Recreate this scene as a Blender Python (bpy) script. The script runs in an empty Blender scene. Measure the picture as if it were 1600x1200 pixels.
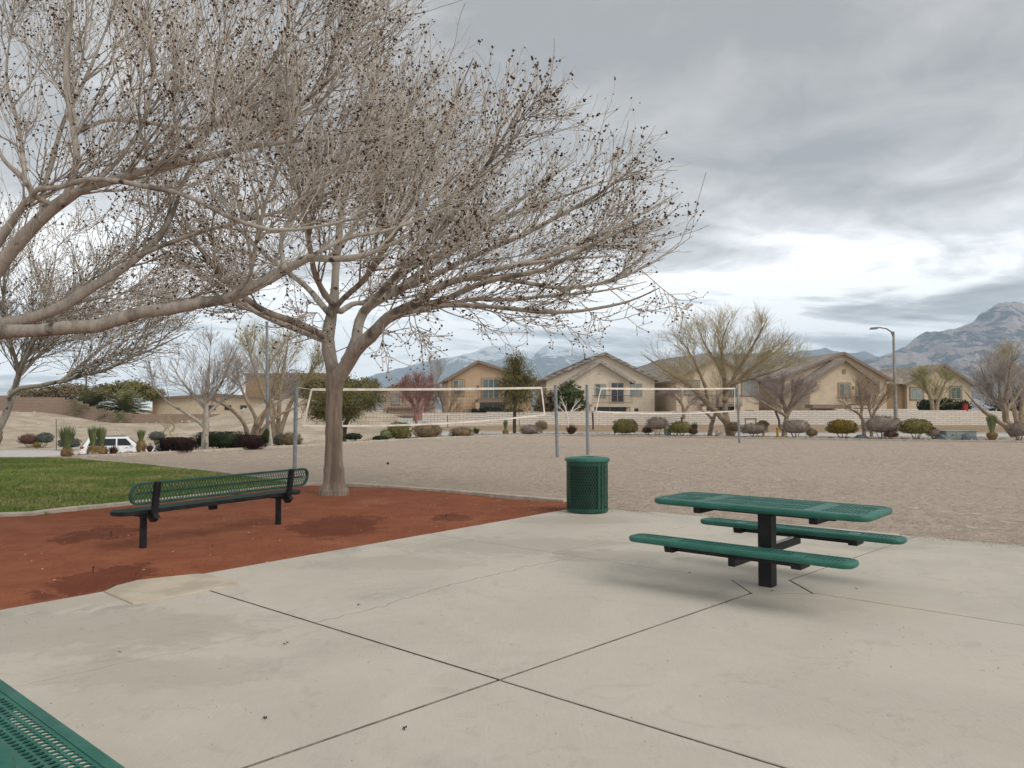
import bpy, bmesh, math, random
import numpy as np
from mathutils import Vector, Matrix, noise as mnoise
from mathutils.geometry import tessellate_polygon

# ------------------------------------------------------------------ camera, world, sun, exposure
SC = bpy.context.scene
C = SC.collection
EYE, FPX = 1.6, 1200.0
PITCH = math.atan(40 / FPX)
cam_data = bpy.data.cameras.new('camera')
cam = bpy.data.objects.new('camera', cam_data); C.objects.link(cam)
cam.location = (0, 0, EYE)
cam.rotation_euler = (math.radians(90) + PITCH, 0, 0)
cam_data.sensor_width = 36; cam_data.lens = 36 * FPX / 1600
cam_data.clip_start = 0.05; cam_data.clip_end = 30000
SC.camera = cam

SUN_DIR = Vector((0.62, -0.42, 0.72)).normalized()     # towards the sun, behind thin cloud
sun_d = bpy.data.lights.new('sun', 'SUN')
sun_d.energy = 1.5; sun_d.angle = math.radians(40); sun_d.color = (1.0, 0.955, 0.89)
sun = bpy.data.objects.new('sun', sun_d); C.objects.link(sun)
sun.rotation_euler = SUN_DIR.to_track_quat('Z', 'Y').to_euler()

SC.view_settings.view_transform = 'Standard'
SC.view_settings.look = 'None'
SC.view_settings.gamma = 1.0
SC.view_settings.use_curve_mapping = False
SC.view_settings.exposure = 0.58
SC.render.engine = 'CYCLES'
SC.cycles.use_denoising = True
SC.cycles.max_bounces = 6
SC.cycles.diffuse_bounces = 3
SC.cycles.glossy_bounces = 3
SC.cycles.transparent_max_bounces = 8
SC.cycles.volume_bounces = 1
SC.cycles.sample_clamp_indirect = 4

def nd(nt, typ, ins=None, **props):
    n = nt.nodes.new(typ)
    for k, v in props.items():
        setattr(n, k, v)
    for k, v in (ins or {}).items():
        s = n.inputs[k]
        if isinstance(v, bpy.types.NodeSocket):
            nt.links.new(v, s)
        else:
            if isinstance(v, (tuple, list)) and len(v) == 3 and s.type == 'RGBA':
                v = (*v, 1)
            s.default_value = v
    return n
def math_(nt, op, a, b=0.0, clamp=False):
    return nd(nt, 'ShaderNodeMath', {0: a, 1: b}, operation=op, use_clamp=clamp).outputs[0]
def mixc(nt, f, a, b, blend='MIX'):
    n = nd(nt, 'ShaderNodeMix', data_type='RGBA', blend_type=blend)
    for k, v in ((0, f), (6, a), (7, b)):
        if isinstance(v, bpy.types.NodeSocket): nt.links.new(v, n.inputs[k])
        else:
            n.inputs[k].default_value = (*v, 1) if (k > 0 and len(v) == 3) else v
    return n.outputs[2]
def sstep(nt, v, lo, hi, a=0.0, b=1.0):
    n = nd(nt, 'ShaderNodeMapRange', {0: v, 1: lo, 2: hi, 3: a, 4: b}, interpolation_type='SMOOTHSTEP')
    return n.outputs[0]
def noise(nt, vec, scale, detail=4, rough=0.5, dist=0.0):
    return nd(nt, 'ShaderNodeTexNoise', {'Vector': vec, 'Scale': scale, 'Detail': detail, 'Roughness': rough, 'Distortion': dist}).outputs[0]

# overcast sky: Nishita above, a procedural cloud deck under it (flat layer projected on the sky directions)
W = bpy.data.worlds.new('World'); SC.world = W; W.use_nodes = True
wt = W.node_tree; wt.nodes.clear()
elev = math.asin(SUN_DIR.z)
sky = nd(wt, 'ShaderNodeTexSky', sky_type='NISHITA', sun_disc=False, sun_elevation=elev,
         sun_rotation=math.atan2(SUN_DIR.x, SUN_DIR.y), altitude=700, air_density=1.0, dust_density=1.0).outputs[0]
tc = nd(wt, 'ShaderNodeTexCoord').outputs['Generated']
sep = nd(wt, 'ShaderNodeSeparateXYZ', {0: tc})
sx, sy, sz = sep.outputs
zc = math_(wt, 'ADD', math_(wt, 'MAXIMUM', sz, 0.0), 0.13)
pu = math_(wt, 'DIVIDE', sx, zc); pv = math_(wt, 'DIVIDE', sy, zc)
pvec = nd(wt, 'ShaderNodeCombineXYZ', {0: pu, 1: pv, 2: 3.7}).outputs[0]
n_big = noise(wt, pvec, 0.62, 8, 0.58, 0.5)
n_mid = noise(wt, pvec, 2.1, 8, 0.6, 0.6)
pvec2 = nd(wt, 'ShaderNodeCombineXYZ', {0: math_(wt, 'MULTIPLY', pu, 0.62), 1: pv, 2: 9.2}).outputs[0]
n_str = noise(wt, pvec2, 0.95, 8, 0.58, 0.8)
horiz = sstep(wt, sz, 0.31, 0.11)                       # the deck thins and brightens towards the horizon
t = math_(wt, 'MULTIPLY', math_(wt, 'SUBTRACT', n_big, 0.5), 1.9)
t = math_(wt, 'ADD', t, math_(wt, 'MULTIPLY', math_(wt, 'SUBTRACT', n_mid, 0.5), 1.35))
t = math_(wt, 'ADD', t, math_(wt, 'MULTIPLY', math_(wt, 'MULTIPLY', math_(wt, 'SUBTRACT', n_str, 0.48), 4.4), math_(wt, 'ADD', horiz, 0.1)))
t = math_(wt, 'ADD', t, math_(wt, 'MULTIPLY', horiz, 0.62))
t = math_(wt, 'ADD', t, 0.26, clamp=True)
ramp = nd(wt, 'ShaderNodeValToRGB', {0: t})
cr = ramp.color_ramp
cr.elements[0].position = 0.0; cr.elements[0].color = (2.75, 2.75, 2.78, 1)
cr.elements[1].position = 1.0; cr.elements[1].color = (10.2, 10.1, 10.0, 1)
e = cr.elements.new(0.35); e.color = (4.12, 4.07, 4.02, 1)
e = cr.elements.new(0.7); e.color = (6.6, 6.58, 6.6, 1)
gap = math_(wt, 'MULTIPLY', sstep(wt, n_mid, 0.56, 0.66), sstep(wt, n_str, 0.5, 0.6))
gap = math_(wt, 'MULTIPLY', gap, math_(wt, 'MULTIPLY', horiz, 0.55))
skyc = mixc(wt, gap, ramp.outputs[0], sky)
skyc = mixc(wt, 0.02, skyc, sky)
bg = nd(wt, 'ShaderNodeBackground', {0: skyc, 1: 0.1})
nd(wt, 'ShaderNodeOutputWorld', {0: bg.outputs[0]})

# ------------------------------------------------------------------ helpers

ca, sa = math.cos(PITCH), math.sin(PITCH)
def _ray(px, py):
    u = (px - 800) / FPX; v = (600 - py) / FPX
    return u, ca - v * sa, sa + v * ca
def at(px, py, D):
    dx, dy, dz = _ray(px, py); s = D / dy
    return Vector((dx * s, D, EYE + dz * s))
def g(px, py, z=0.0):
    dx, dy, dz = _ray(px, py); s = (z - EYE) / dz
    return Vector((dx * s, dy * s, z))
def S(x, a, b):
    t = np.clip((np.asarray(x, float) - a) / (b - a), 0, 1)
    return t * t * (3 - 2 * t)

def tag(o, label=None, cat=None, group=None, kind=None):
    if label: o['label'] = label
    if cat: o['category'] = cat
    if group: o['group'] = group
    if kind: o['kind'] = kind
    return o
def thing(name, label, cat, loc=(0, 0, 0), rz=0.0, group=None):
    o = bpy.data.objects.new(name, None); C.objects.link(o)
    o.location = loc; o.rotation_euler = (0, 0, rz); o.empty_display_size = 0.2
    return tag(o, label, cat, group)
def obj(name, me, parent=None, loc=None):
    o = bpy.data.objects.new(name, me); C.objects.link(o)
    if parent is not None: o.parent = parent
    if loc is not None: o.location = loc
    return o
def copy_tree(o, parent=None):
    c = o.copy(); C.objects.link(c); c.parent = parent
    for ch in list(o.children): copy_tree(ch, c)
    return c

def np_mesh(name, V, faces, mat, smooth=False):
    """faces: list of int arrays (n,3) or (n,4)"""
    me = bpy.data.meshes.new(name)
    V = np.ascontiguousarray(V, dtype=np.float32)
    me.vertices.add(len(V)); me.vertices.foreach_set('co', V.ravel())
    faces = [np.asarray(f, dtype=np.int32) for f in faces if len(f)]
    loops = np.concatenate([f.ravel() for f in faces])
    tot = np.concatenate([np.full(len(f), f.shape[1], np.int32) for f in faces])
    start = np.concatenate([[0], np.cumsum(tot)[:-1]]).astype(np.int32)
    me.loops.add(len(loops)); me.loops.foreach_set('vertex_index', loops)
    me.polygons.add(len(tot)); me.polygons.foreach_set('loop_start', start)
    if smooth: me.polygons.foreach_set('use_smooth', np.ones(len(tot), bool))
    me.update(calc_edges=True)
    if mat: me.materials.append(mat)
    return me

class MB:
    """collects simple solids and links them as one mesh object"""
    def __init__(s): s.v = []; s.f = []
    def poly(s, pts):
        i = len(s.v); s.v += [tuple(p) for p in pts]; s.f.append(tuple(range(i, i + len(pts)))); return s
    def hexa(s, p):
        i = len(s.v); s.v += [tuple(q) for q in p]
        for a in ((0, 3, 2, 1), (4, 5, 6, 7), (0, 1, 5, 4), (1, 2, 6, 5), (2, 3, 7, 6), (3, 0, 4, 7)):
            s.f.append(tuple(i + k for k in a))
        return s
    def box(s, x0, x1, y0, y1, z0, z1):
        return s.hexa([(x0, y0, z0), (x1, y0, z0), (x1, y1, z0), (x0, y1, z0), (x0, y0, z1), (x1, y0, z1), (x1, y1, z1), (x0, y1, z1)])
    def bar(s, a, b, w, h, up=(0, 0, 1)):
        a = Vector(a); b = Vector(b); d = (b - a).normalized()
        r = d.cross(Vector(up))
        if r.length < 1e-4: r = d.cross(Vector((1, 0, 0)))
        r.normalize(); u = r.cross(d)
        r = r * w / 2; u = u * h / 2
        return s.hexa([a - r - u, a + r - u, b + r - u, b - r - u, a - r + u, a + r + u, b + r + u, b - r + u])
    def prism(s, pts, z0, z1):
        n = len(pts); i = len(s.v)
        s.v += [(p[0], p[1], z0) for p in pts] + [(p[0], p[1], z1) for p in pts]
        s.f.append(tuple(i + n + k for k in range(n))); s.f.append(tuple(i + k for k in reversed(range(n))))
        for k in range(n):
            s.f.append((i + k, i + (k + 1) % n, i + n + (k + 1) % n, i + n + k))
        return s
    def extr_y(s, pts, y0, y1):
        """polygon in xz pushed along y"""
        n = len(pts); i = len(s.v)
        s.v += [(p[0], y0, p[1]) for p in pts] + [(p[0], y1, p[1]) for p in pts]
        s.f.append(tuple(i + k for k in range(n))); s.f.append(tuple(i + n + k for k in reversed(range(n))))
        for k in range(n):
            s.f.append((i + (k + 1) % n, i + k, i + n + k, i + n + (k + 1) % n))
        return s
    def lathe(s, prof, n=24, c=(0, 0, 0), closed=False):
        i = len(s.v); m = len(prof)
        for k in range(n):
            a = 2 * math.pi * k / n
            for r, z in prof: s.v.append((c[0] + r * math.cos(a), c[1] + r * math.sin(a), c[2] + z))
        mm = m if closed else m - 1
        for k in range(n):
            for j in range(mm):
                a = i + k * m + j; b = i + k * m + (j + 1) % m
                c2 = i + ((k + 1) % n) * m + (j + 1) % m; d = i + ((k + 1) % n) * m + j
                s.f.append((a, d, c2, b))
        return s
    def tube(s, pts, rad, k=8, caps=True):
        pts = [Vector(p) for p in pts]
        if not hasattr(rad, '__len__'): rad = [rad] * len(pts)
        V, F = tubes(np.array([[tuple(p) for p in pts]]), np.array([rad]), k)
        i = len(s.v); s.v += [tuple(p) for p in V]; s.f += [tuple(int(q) + i for q in f) for f in F]
        if caps:
            n = len(pts)
            s.f.append(tuple(i + j for j in reversed(range(k)))); s.f.append(tuple(i + (n - 1) * k + j for j in range(k)))
        return s
    def build(s, name, mat, parent=None, smooth=False, loc=None, bevel=0.0):
        me = bpy.data.meshes.new(name); me.from_pydata(s.v, [], s.f); me.update()
        bm = bmesh.new(); bm.from_mesh(me)
        bmesh.ops.recalc_face_normals(bm, faces=bm.faces)
        if bevel:
            bmesh.ops.bevel(bm, geom=[e for e in bm.edges if e.is_manifold and e.calc_face_angle(0) > 0.5], offset=bevel, segments=2, profile=0.6, affect='EDGES')
        bm.to_mesh(me); bm.free()
        if smooth:
            me.polygons.foreach_set('use_smooth', [True] * len(me.polygons))
            try: me.set_sharp_from_angle(angle=math.radians(40))
            except Exception: pass
        me.materials.append(mat)
        return obj(name, me, parent, loc)

def norm(a): return a / np.maximum(np.linalg.norm(a, axis=-1, keepdims=True), 1e-9)
def tubes(P, R, k):
    """P (N,n,3) chains, R (N,n) radii -> verts, quad faces"""
    N, n, _ = P.shape
    T = np.empty_like(P)
    T[:, 1:-1] = P[:, 2:] - P[:, :-2]; T[:, 0] = P[:, 1] - P[:, 0]; T[:, -1] = P[:, -1] - P[:, -2]
    T = norm(T)
    ref = np.tile(np.array([0.0, 0.0, 1.0]), (N, 1))
    D = norm(P[:, -1] - P[:, 0]); ref[np.abs(D[:, 2]) > 0.85] = (1.0, 0.0, 0.0)
    U = norm(np.cross(T, ref[:, None, :])); Vv = np.cross(T, U)
    ang = np.arange(k) * 2 * math.pi / k
    V = P[:, :, None, :] + R[:, :, None, None] * (U[:, :, None, :] * np.cos(ang)[None, None, :, None] + Vv[:, :, None, :] * np.sin(ang)[None, None, :, None])
    base = (np.arange(N) * n * k)[:, None, None] + (np.arange(n - 1) * k)[None, :, None]
    j = np.arange(k)[None, None, :]; j2 = (j + 1) % k
    F = np.stack(np.broadcast_arrays(base + j, base + j2, base + k + j2, base + k + j), -1).reshape(-1, 4)
    return V.reshape(-1, 3), F

# ------------------------------------------------------------------ materials
def newmat(name):
    m = bpy.data.materials.new(name); m.use_nodes = True
    nt = m.node_tree; nt.nodes.clear()
    b = nt.nodes.new('ShaderNodeBsdfPrincipled'); o = nt.nodes.new('ShaderNodeOutputMaterial')
    nt.links.new(b.outputs[0], o.inputs[0])
    return m, nt, b
def posn(nt): return nd(nt, 'ShaderNodeNewGeometry').outputs['Position']
def objn(nt): return nd(nt, 'ShaderNodeTexCoord').outputs['Object']
def setp(nt, b, **kw):
    for k, v in kw.items():
        s = b.inputs[{'color': 'Base Color', 'rough': 'Roughness', 'metal': 'Metallic', 'spec': 'Specular IOR Level', 'normal': 'Normal', 'trans': 'Transmission Weight'}[k]]
        if isinstance(v, bpy.types.NodeSocket): nt.links.new(v, s)
        else: s.default_value = (*v, 1) if isinstance(v, tuple) else v
def bumpn(nt, h, strength=0.5, dist=0.02, normal=None):
    ins = {'Strength': strength, 'Distance': dist, 'Height': h}
    if normal is not None: ins['Normal'] = normal
    return nd(nt, 'ShaderNodeBump', ins).outputs[0]
def pmat(name, c1, c2=None, scale=6.0, rough=0.85, bump=0.0, bscale=40.0, bdist=0.01, metal=0.0, spec=0.3, c3=None, s3=0.6, local=False, lo=0.38, hi=0.62):
    m, nt, b = newmat(name)
    p = objn(nt) if local else posn(nt)
    col = c1
    if c2: col = mixc(nt, sstep(nt, noise(nt, p, scale, 5, 0.6), lo, hi), c1, c2)
    if c3: col = mixc(nt, sstep(nt, noise(nt, p, s3, 4, 0.6, 0.5), 0.5, 0.68), col, c3)
    setp(nt, b, color=col, rough=rough, metal=metal, spec=spec)
    if bump: setp(nt, b, normal=bumpn(nt, noise(nt, p, bscale, 4, 0.6), bump, bdist))
    return m

M = {}
# concrete paving
m, nt, b = newmat('concrete'); p = posn(nt)
col = mixc(nt, sstep(nt, noise(nt, p, 0.75, 6, 0.6, 0.8), 0.35, 0.66), (0.50, 0.458, 0.386), (0.455, 0.415, 0.35))
col = mixc(nt, sstep(nt, noise(nt, p, 0.33, 5, 0.65, 1.2), 0.55, 0.72), col, (0.36, 0.335, 0.285))
fine = noise(nt, p, 3.2, 9, 0.72, 1.5)
col = mixc(nt, math_(nt, 'MULTIPLY', sstep(nt, fine, 0.56, 0.62), 0.22), col, (0.3, 0.27, 0.225))
col = mixc(nt, math_(nt, 'MULTIPLY', sstep(nt, noise(nt, p, 2.1, 9, 0.7, 2.0), 0.6, 0.64), 0.3), col, (0.55, 0.51, 0.43))
bro = noise(nt, nd(nt, 'ShaderNodeVectorMath', {0: p, 1: (60, 7, 1)}, operation='MULTIPLY').outputs[0], 1.0, 4, 0.7)
col = mixc(nt, 0.22, col, mixc(nt, bro, (0.25, 0.25, 0.25), (0.75, 0.75, 0.75)), 'OVERLAY')
col = mixc(nt, math_(nt, 'MULTIPLY', sstep(nt, noise(nt, p, 0.5, 3, 0.5, 0.2), 0.55, 0.75), 0.45), col, (0.53, 0.455, 0.355))
sp = noise(nt, p, 90, 3, 0.7)
col = mixc(nt, 0.35, col, mixc(nt, sp, (0.3, 0.3, 0.3), (0.7, 0.7, 0.7)), 'OVERLAY')
def spot(nt, p, px, py, rx, ry, n):
    d = nd(nt, 'ShaderNodeVectorMath', {0: p, 1: tuple(g(px, py))}, operation='SUBTRACT').outputs[0]
    d = nd(nt, 'ShaderNodeVectorMath', {0: d, 1: (1 / rx, 1 / ry, 0.0)}, operation='MULTIPLY').outputs[0]
    d = nd(nt, 'ShaderNodeVectorMath', {0: d}, operation='LENGTH').outputs['Value']
    return sstep(nt, math_(nt, 'ADD', d, math_(nt, 'MULTIPLY', math_(nt, 'SUBTRACT', n, 0.5), 2.6)), 1.0, 0.62)
wobc = noise(nt, p, 1.6, 9, 0.75, 1.4)
for (px, py, rx, ry, k) in ((120, 985, 1.5, 0.7, .3), (250, 1050, 0.9, 0.35, .2), (800, 852, 1.6, 0.8, .28), (960, 868, 0.9, 0.45, .3), (60, 940, 0.9, .5, .25), (620, 880, 1.2, .45, .2), (1250, 945, .7, .3, .15), (900, 812, 1.2, .5, .25)):
    col = mixc(nt, math_(nt, 'MULTIPLY', spot(nt, p, px, py, rx, ry, wobc), k), col, (0.245, 0.215, 0.17))
spk = nd(nt, 'ShaderNodeTexVoronoi', {'Vector': p, 'Scale': 5.5}, feature='F1')
col = mixc(nt, math_(nt, 'MULTIPLY', sstep(nt, spk.outputs['Distance'], 0.05, 0.02), sstep(nt, noise(nt, p, 1.1, 2), 0.5, 0.62)), col, (0.16, 0.14, 0.12))
setp(nt, b, color=col, rough=sstep(nt, noise(nt, p, 1.2, 4), 0.3, 0.7, 0.62, 0.85), spec=0.3)
setp(nt, b, normal=bumpn(nt, math_(nt, 'ADD', noise(nt, p, 160, 4, 0.7), math_(nt, 'MULTIPLY', noise(nt, p, 9, 3), 2.0)), 0.35, 0.004))
M['concrete'] = m
M['concrete_tan'] = pmat('concrete_tan', (0.5, 0.43, 0.33), (0.4, 0.345, 0.27), 3, 0.85, 0.3, 120, 0.004)
M['filler'] = pmat('joint_filler', (0.2, 0.17, 0.135), (0.32, 0.275, 0.22), 8, 0.95, 0.4, 60)
M['kerb'] = pmat('kerb_concrete', (0.5, 0.435, 0.35), (0.38, 0.335, 0.275), 5, 0.9, 0.4, 70)
# sand
m, nt, b = newmat('sand'); p = posn(nt)
col = mixc(nt, sstep(nt, noise(nt, p, 3.0, 6, 0.65, 0.5), 0.3, 0.7), (0.56, 0.46, 0.37), (0.42, 0.34, 0.27))
col = mixc(nt, sstep(nt, noise(nt, p, 0.16, 4, 0.6, 0.5), 0.4, 0.7), col, (0.51, 0.425, 0.345))
col = mixc(nt, 0.75, col, mixc(nt, noise(nt, p, 120, 2, 0.7), (0.25, 0.25, 0.25), (0.75, 0.75, 0.75)), 'OVERLAY')
setp(nt, b, color=col, rough=0.95, spec=0.15)
setp(nt, b, normal=bumpn(nt, math_(nt, 'ADD', math_(nt, 'MULTIPLY', noise(nt, p, 7, 5, 0.6, 0.3), 5.0), noise(nt, p, 45, 4, 0.7)), 0.9, 0.04))
M['sand'] = m
# red decomposed granite with damp patches round the drip emitters
WET = [(150, 832, 0.5, 0.5), (160, 902, 0.5, 0.4), (525, 818, 0.72, 0.5), (705, 808, 0.36, 0.42)]
m, nt, b = newmat('red_granite'); p = posn(nt)
col = mixc(nt, sstep(nt, noise(nt, p, 2.2, 6, 0.65, 0.4), 0.3, 0.7), (0.285, 0.1, 0.05), (0.225, 0.074, 0.038))
col = mixc(nt, sstep(nt, noise(nt, p, 0.6, 4, 0.6), 0.5, 0.75), col, (0.32, 0.13, 0.07))
wet = None
wob = noise(nt, p, 3.4, 8, 0.72, 0.6)
for (px, py, rr, ss) in WET:
    q = g(px, py)
    d = nd(nt, 'ShaderNodeVectorMath', {0: p, 1: tuple(q)}, operation='SUBTRACT').outputs[0]
    d = nd(nt, 'ShaderNodeVectorMath', {0: d, 1: (1.0, 0.62, 0.0)}, operation='MULTIPLY').outputs[0]
    d = nd(nt, 'ShaderNodeVectorMath', {0: d}, operation='LENGTH').outputs['Value']
    d = math_(nt, 'ADD', d, math_(nt, 'MULTIPLY', math_(nt, 'SUBTRACT', wob, 0.5), 2.4 * rr))
    w1 = sstep(nt, d, rr * 0.95, rr * 0.72)
    wet = w1 if wet is None else math_(nt, 'MAXIMUM', wet, w1)
streak = noise(nt, nd(nt, 'ShaderNodeVectorMath', {0: p, 1: (0.6, 2.2, 1)}, operation='MULTIPLY').outputs[0], 1.3, 5, 0.6, 0.8)
wet = math_(nt, 'MULTIPLY', math_(nt, 'MAXIMUM', wet, math_(nt, 'MULTIPLY', sstep(nt, streak, 0.62, 0.72), 0.45)), 0.55)
col = mixc(nt, wet, col, (0.085, 0.02, 0.012))
col = mixc(nt, 0.6, col, mixc(nt, noise(nt, p, 85, 3, 0.75), (0.2, 0.2, 0.2), (0.8, 0.8, 0.8)), 'OVERLAY')
vor = nd(nt, 'ShaderNodeTexVoronoi', {'Vector': p, 'Scale': 70.0}).outputs['Distance']
setp(nt, b, color=col, rough=0.95, spec=0.15)
setp(nt, b, normal=bumpn(nt, math_(nt, 'ADD', vor, math_(nt, 'MULTIPLY', noise(nt, p, 8, 4), 1.5)), 0.8, 0.012))
M['red'] = m
M['dirt'] = pmat('pale_dirt', (0.43, 0.355, 0.265), (0.34, 0.275, 0.2), 0.5, 0.95, 0.6, 3, 0.08, c3=(0.5, 0.43, 0.34), s3=0.18)
M['soil'] = pmat('tan_soil', (0.33, 0.235, 0.145), (0.26, 0.18, 0.11), 1.2, 0.95, 0.5, 12, 0.03)
M['gravel'] = pmat('planter_gravel', (0.36, 0.30, 0.245), (0.22, 0.185, 0.155), 7, 0.95, 0.8, 18, 0.04, c3=(0.42, 0.36, 0.3), s3=0.7)
M['rock'] = pmat('landscape_rock', (0.40, 0.33, 0.27), (0.22, 0.18, 0.15), 5, 0.9, 0.5, 20, 0.02)
M['asphalt'] = pmat('worn_road', (0.52, 0.49, 0.45), (0.44, 0.415, 0.38), 2, 0.9, 0.2, 60)
M['lawn'] = pmat('lawn_soil', (0.05, 0.062, 0.022), (0.115, 0.1, 0.042), 1.3, 0.95, 0.5, 40, c3=(0.15, 0.125, 0.06), s3=0.5)
m, nt, b = newmat('grass_blade'); p = posn(nt)
col = mixc(nt, sstep(nt, noise(nt, p, 0.7, 5, 0.6, 0.6), 0.42, 0.66), (0.15, 0.23, 0.045), (0.44, 0.39, 0.16))
col = mixc(nt, sstep(nt, noise(nt, p, 9, 3, 0.6), 0.35, 0.7), col, (0.22, 0.28, 0.075))
setp(nt, b, color=col, rough=0.8, spec=0.2); M['grass'] = m
# park furniture
m, nt, b = newmat('green_coating'); p = objn(nt)
col = mixc(nt, sstep(nt, noise(nt, p, 5, 5, 0.65), 0.35, 0.7), (0.016, 0.11, 0.08), (0.028, 0.145, 0.108))
col = mixc(nt, math_(nt, 'MULTIPLY', sstep(nt, noise(nt, p, 2.4, 7, 0.7, 0.6), 0.5, 0.75), 0.5), col, (0.06, 0.165, 0.13))
col = mixc(nt, math_(nt, 'MULTIPLY', sstep(nt, noise(nt, p, 3.1, 8, 0.78, 0.8), 0.60, 0.68), 0.75), col, (0.010, 0.026, 0.021))
col = mixc(nt, math_(nt, 'MULTIPLY', sstep(nt, noise(nt, p, 24, 6, 0.8, 0.4), 0.68, 0.74), 0.6), col, (0.14, 0.2, 0.17))
setp(nt, b, color=col, rough=sstep(nt, noise(nt, p, 9, 3), 0.3, 0.7, 0.4, 0.58), spec=0.42)
setp(nt, b, normal=bumpn(nt, noise(nt, p, 60, 3), 0.12, 0.004)); M['green'] = m
M['green_can'] = pmat('green_enamel', (0.005, 0.05, 0.029), (0.009, 0.068, 0.04), 6, 0.42, 0.1, 50, spec=0.45, local=True)
M['green_dark'] = pmat('dark_green_coating', (0.014, 0.06, 0.04), (0.024, 0.078, 0.055), 8, 0.5, 0.1, 60, spec=0.4, local=True)
M['black'] = pmat('black_enamel', (0.006, 0.006, 0.008), (0.014, 0.014, 0.016), 7, 0.55, 0.15, 40, spec=0.3, local=True)
M['liner'] = pmat('black_liner', (0.012, 0.013, 0.013), (0.02, 0.022, 0.022), 3, 0.6, 0.3, 9, 0.02, local=True)
M['galv'] = pmat('galvanised_steel', (0.27, 0.29, 0.31), (0.2, 0.215, 0.23), 9, 0.6, 0.1, 40, metal=0.25)
M['steel_bare'] = pmat('bare_steel', (0.5, 0.5, 0.5), (0.4, 0.4, 0.4), 9, 0.4, metal=0.7)
M['tape'] = pmat('net_tape', (0.78, 0.70, 0.62), (0.62, 0.55, 0.48), 3, 0.9)
M['string'] = pmat('net_string', (0.035, 0.032, 0.03), rough=0.9)
# bark
def bark(name, c1, c2, c3, scale=9, knots=True, sz=0.28):
    m, nt, b = newmat(name); p = objn(nt)
    st = nd(nt, 'ShaderNodeVectorMath', {0: p, 1: (1, 1, sz)}, operation='MULTIPLY').outputs[0]
    col = mixc(nt, sstep(nt, noise(nt, st, scale, 6, 0.7, 0.4), 0.36, 0.64), c1, c2)
    if knots:
        v = nd(nt, 'ShaderNodeTexVoronoi', {'Vector': p, 'Scale': 3.4, 'Randomness': 1.0}).outputs['Distance']
        k = math_(nt, 'ADD', v, math_(nt, 'MULTIPLY', noise(nt, p, 22, 3), 0.12))
        col = mixc(nt, sstep(nt, k, 0.25, 0.14), col, c3)
    col = mixc(nt, math_(nt, 'MULTIPLY', sstep(nt, noise(nt, st, 2.3, 5, 0.6), 0.52, 0.64), 0.7), col, c3)
    setp(nt, b, color=col, rough=0.9, spec=0.2)
    setp(nt, b, normal=bumpn(nt, noise(nt, st, scale * 4, 5, 0.7), 0.7, 0.02))
    return m
M['bark'] = bark('grey_bark', (0.46, 0.41, 0.35), (0.32, 0.28, 0.235), (0.075, 0.06, 0.05))
M['trunk_bark'] = bark('trunk_bark', (0.34, 0.275, 0.21), (0.21, 0.165, 0.125), (0.12, 0.09, 0.07), 14, False, 0.10)
M['twig'] = pmat('pale_twig', (0.66, 0.595, 0.52), (0.50, 0.44, 0.38), 5, 0.9)
M['bud'] = pmat('seed_cluster', (0.055, 0.027, 0.015), (0.1, 0.048, 0.026), 3, 0.95)
M['twig_grey'] = pmat('grey_twig', (0.42, 0.37, 0.33), (0.3, 0.26, 0.235), 3, 0.9)
M['twig_brown'] = pmat('brown_twig', (0.38, 0.275, 0.19), (0.28, 0.2, 0.14), 3, 0.9)
M['twig_purple'] = pmat('mauve_twig', (0.35, 0.285, 0.26), (0.26, 0.21, 0.19), 3, 0.9)
M['twig_red'] = pmat('reddish_twig', (0.38, 0.215, 0.18), (0.28, 0.155, 0.13), 3, 0.9)
M['twig_yellow'] = pmat('yellow_green_twig', (0.46, 0.385, 0.22), (0.35, 0.29, 0.165), 3, 0.9)
M['twig_olive'] = pmat('olive_twig', (0.38, 0.34, 0.17), (0.28, 0.26, 0.13), 3, 0.9)
M['wood_tan'] = pmat('tan_limb', (0.34, 0.26, 0.18), (0.23, 0.175, 0.12), 4, 0.9, 0.4, 20, 0.02)
M['wood_dark'] = pmat('dark_limb', (0.06, 0.045, 0.035), (0.1, 0.075, 0.06), 4, 0.9, 0.4, 20, 0.02)
def leafm(name, c1, c2, scale=3.0):
    M[name] = pmat(name, c1, c2, scale, 0.75, spec=0.2)
leafm('leaf_olive', (0.12, 0.115, 0.035), (0.19, 0.16, 0.055))
leafm('leaf_green', (0.05, 0.075, 0.022), (0.09, 0.11, 0.035))
leafm('leaf_dark', (0.014, 0.024, 0.01), (0.032, 0.042, 0.016))
leafm('leaf_gold', (0.2, 0.13, 0.02), (0.13, 0.1, 0.02), 5)
leafm('leaf_maroon', (0.014, 0.006, 0.006), (0.032, 0.012, 0.011), 6)
leafm('leaf_brown', (0.22, 0.165, 0.095), (0.16, 0.12, 0.07))
leafm('leaf_mauve', (0.25, 0.2, 0.165), (0.18, 0.145, 0.12))
leafm('leaf_grey', (0.1, 0.115, 0.095), (0.06, 0.075, 0.06))
leafm('leaf_redgrass', (0.13, 0.06, 0.04), (0.085, 0.042, 0.03))
leafm('leaf_spike', (0.2, 0.23, 0.1), (0.13, 0.16, 0.065))
leafm('leaf_palm', (0.12, 0.13, 0.05), (0.19, 0.185, 0.085))
M['bulb'] = pmat('golden_thatch', (0.26, 0.17, 0.07), (0.17, 0.11, 0.045), 7, 0.95, 0.8, 25, 0.03)
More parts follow.
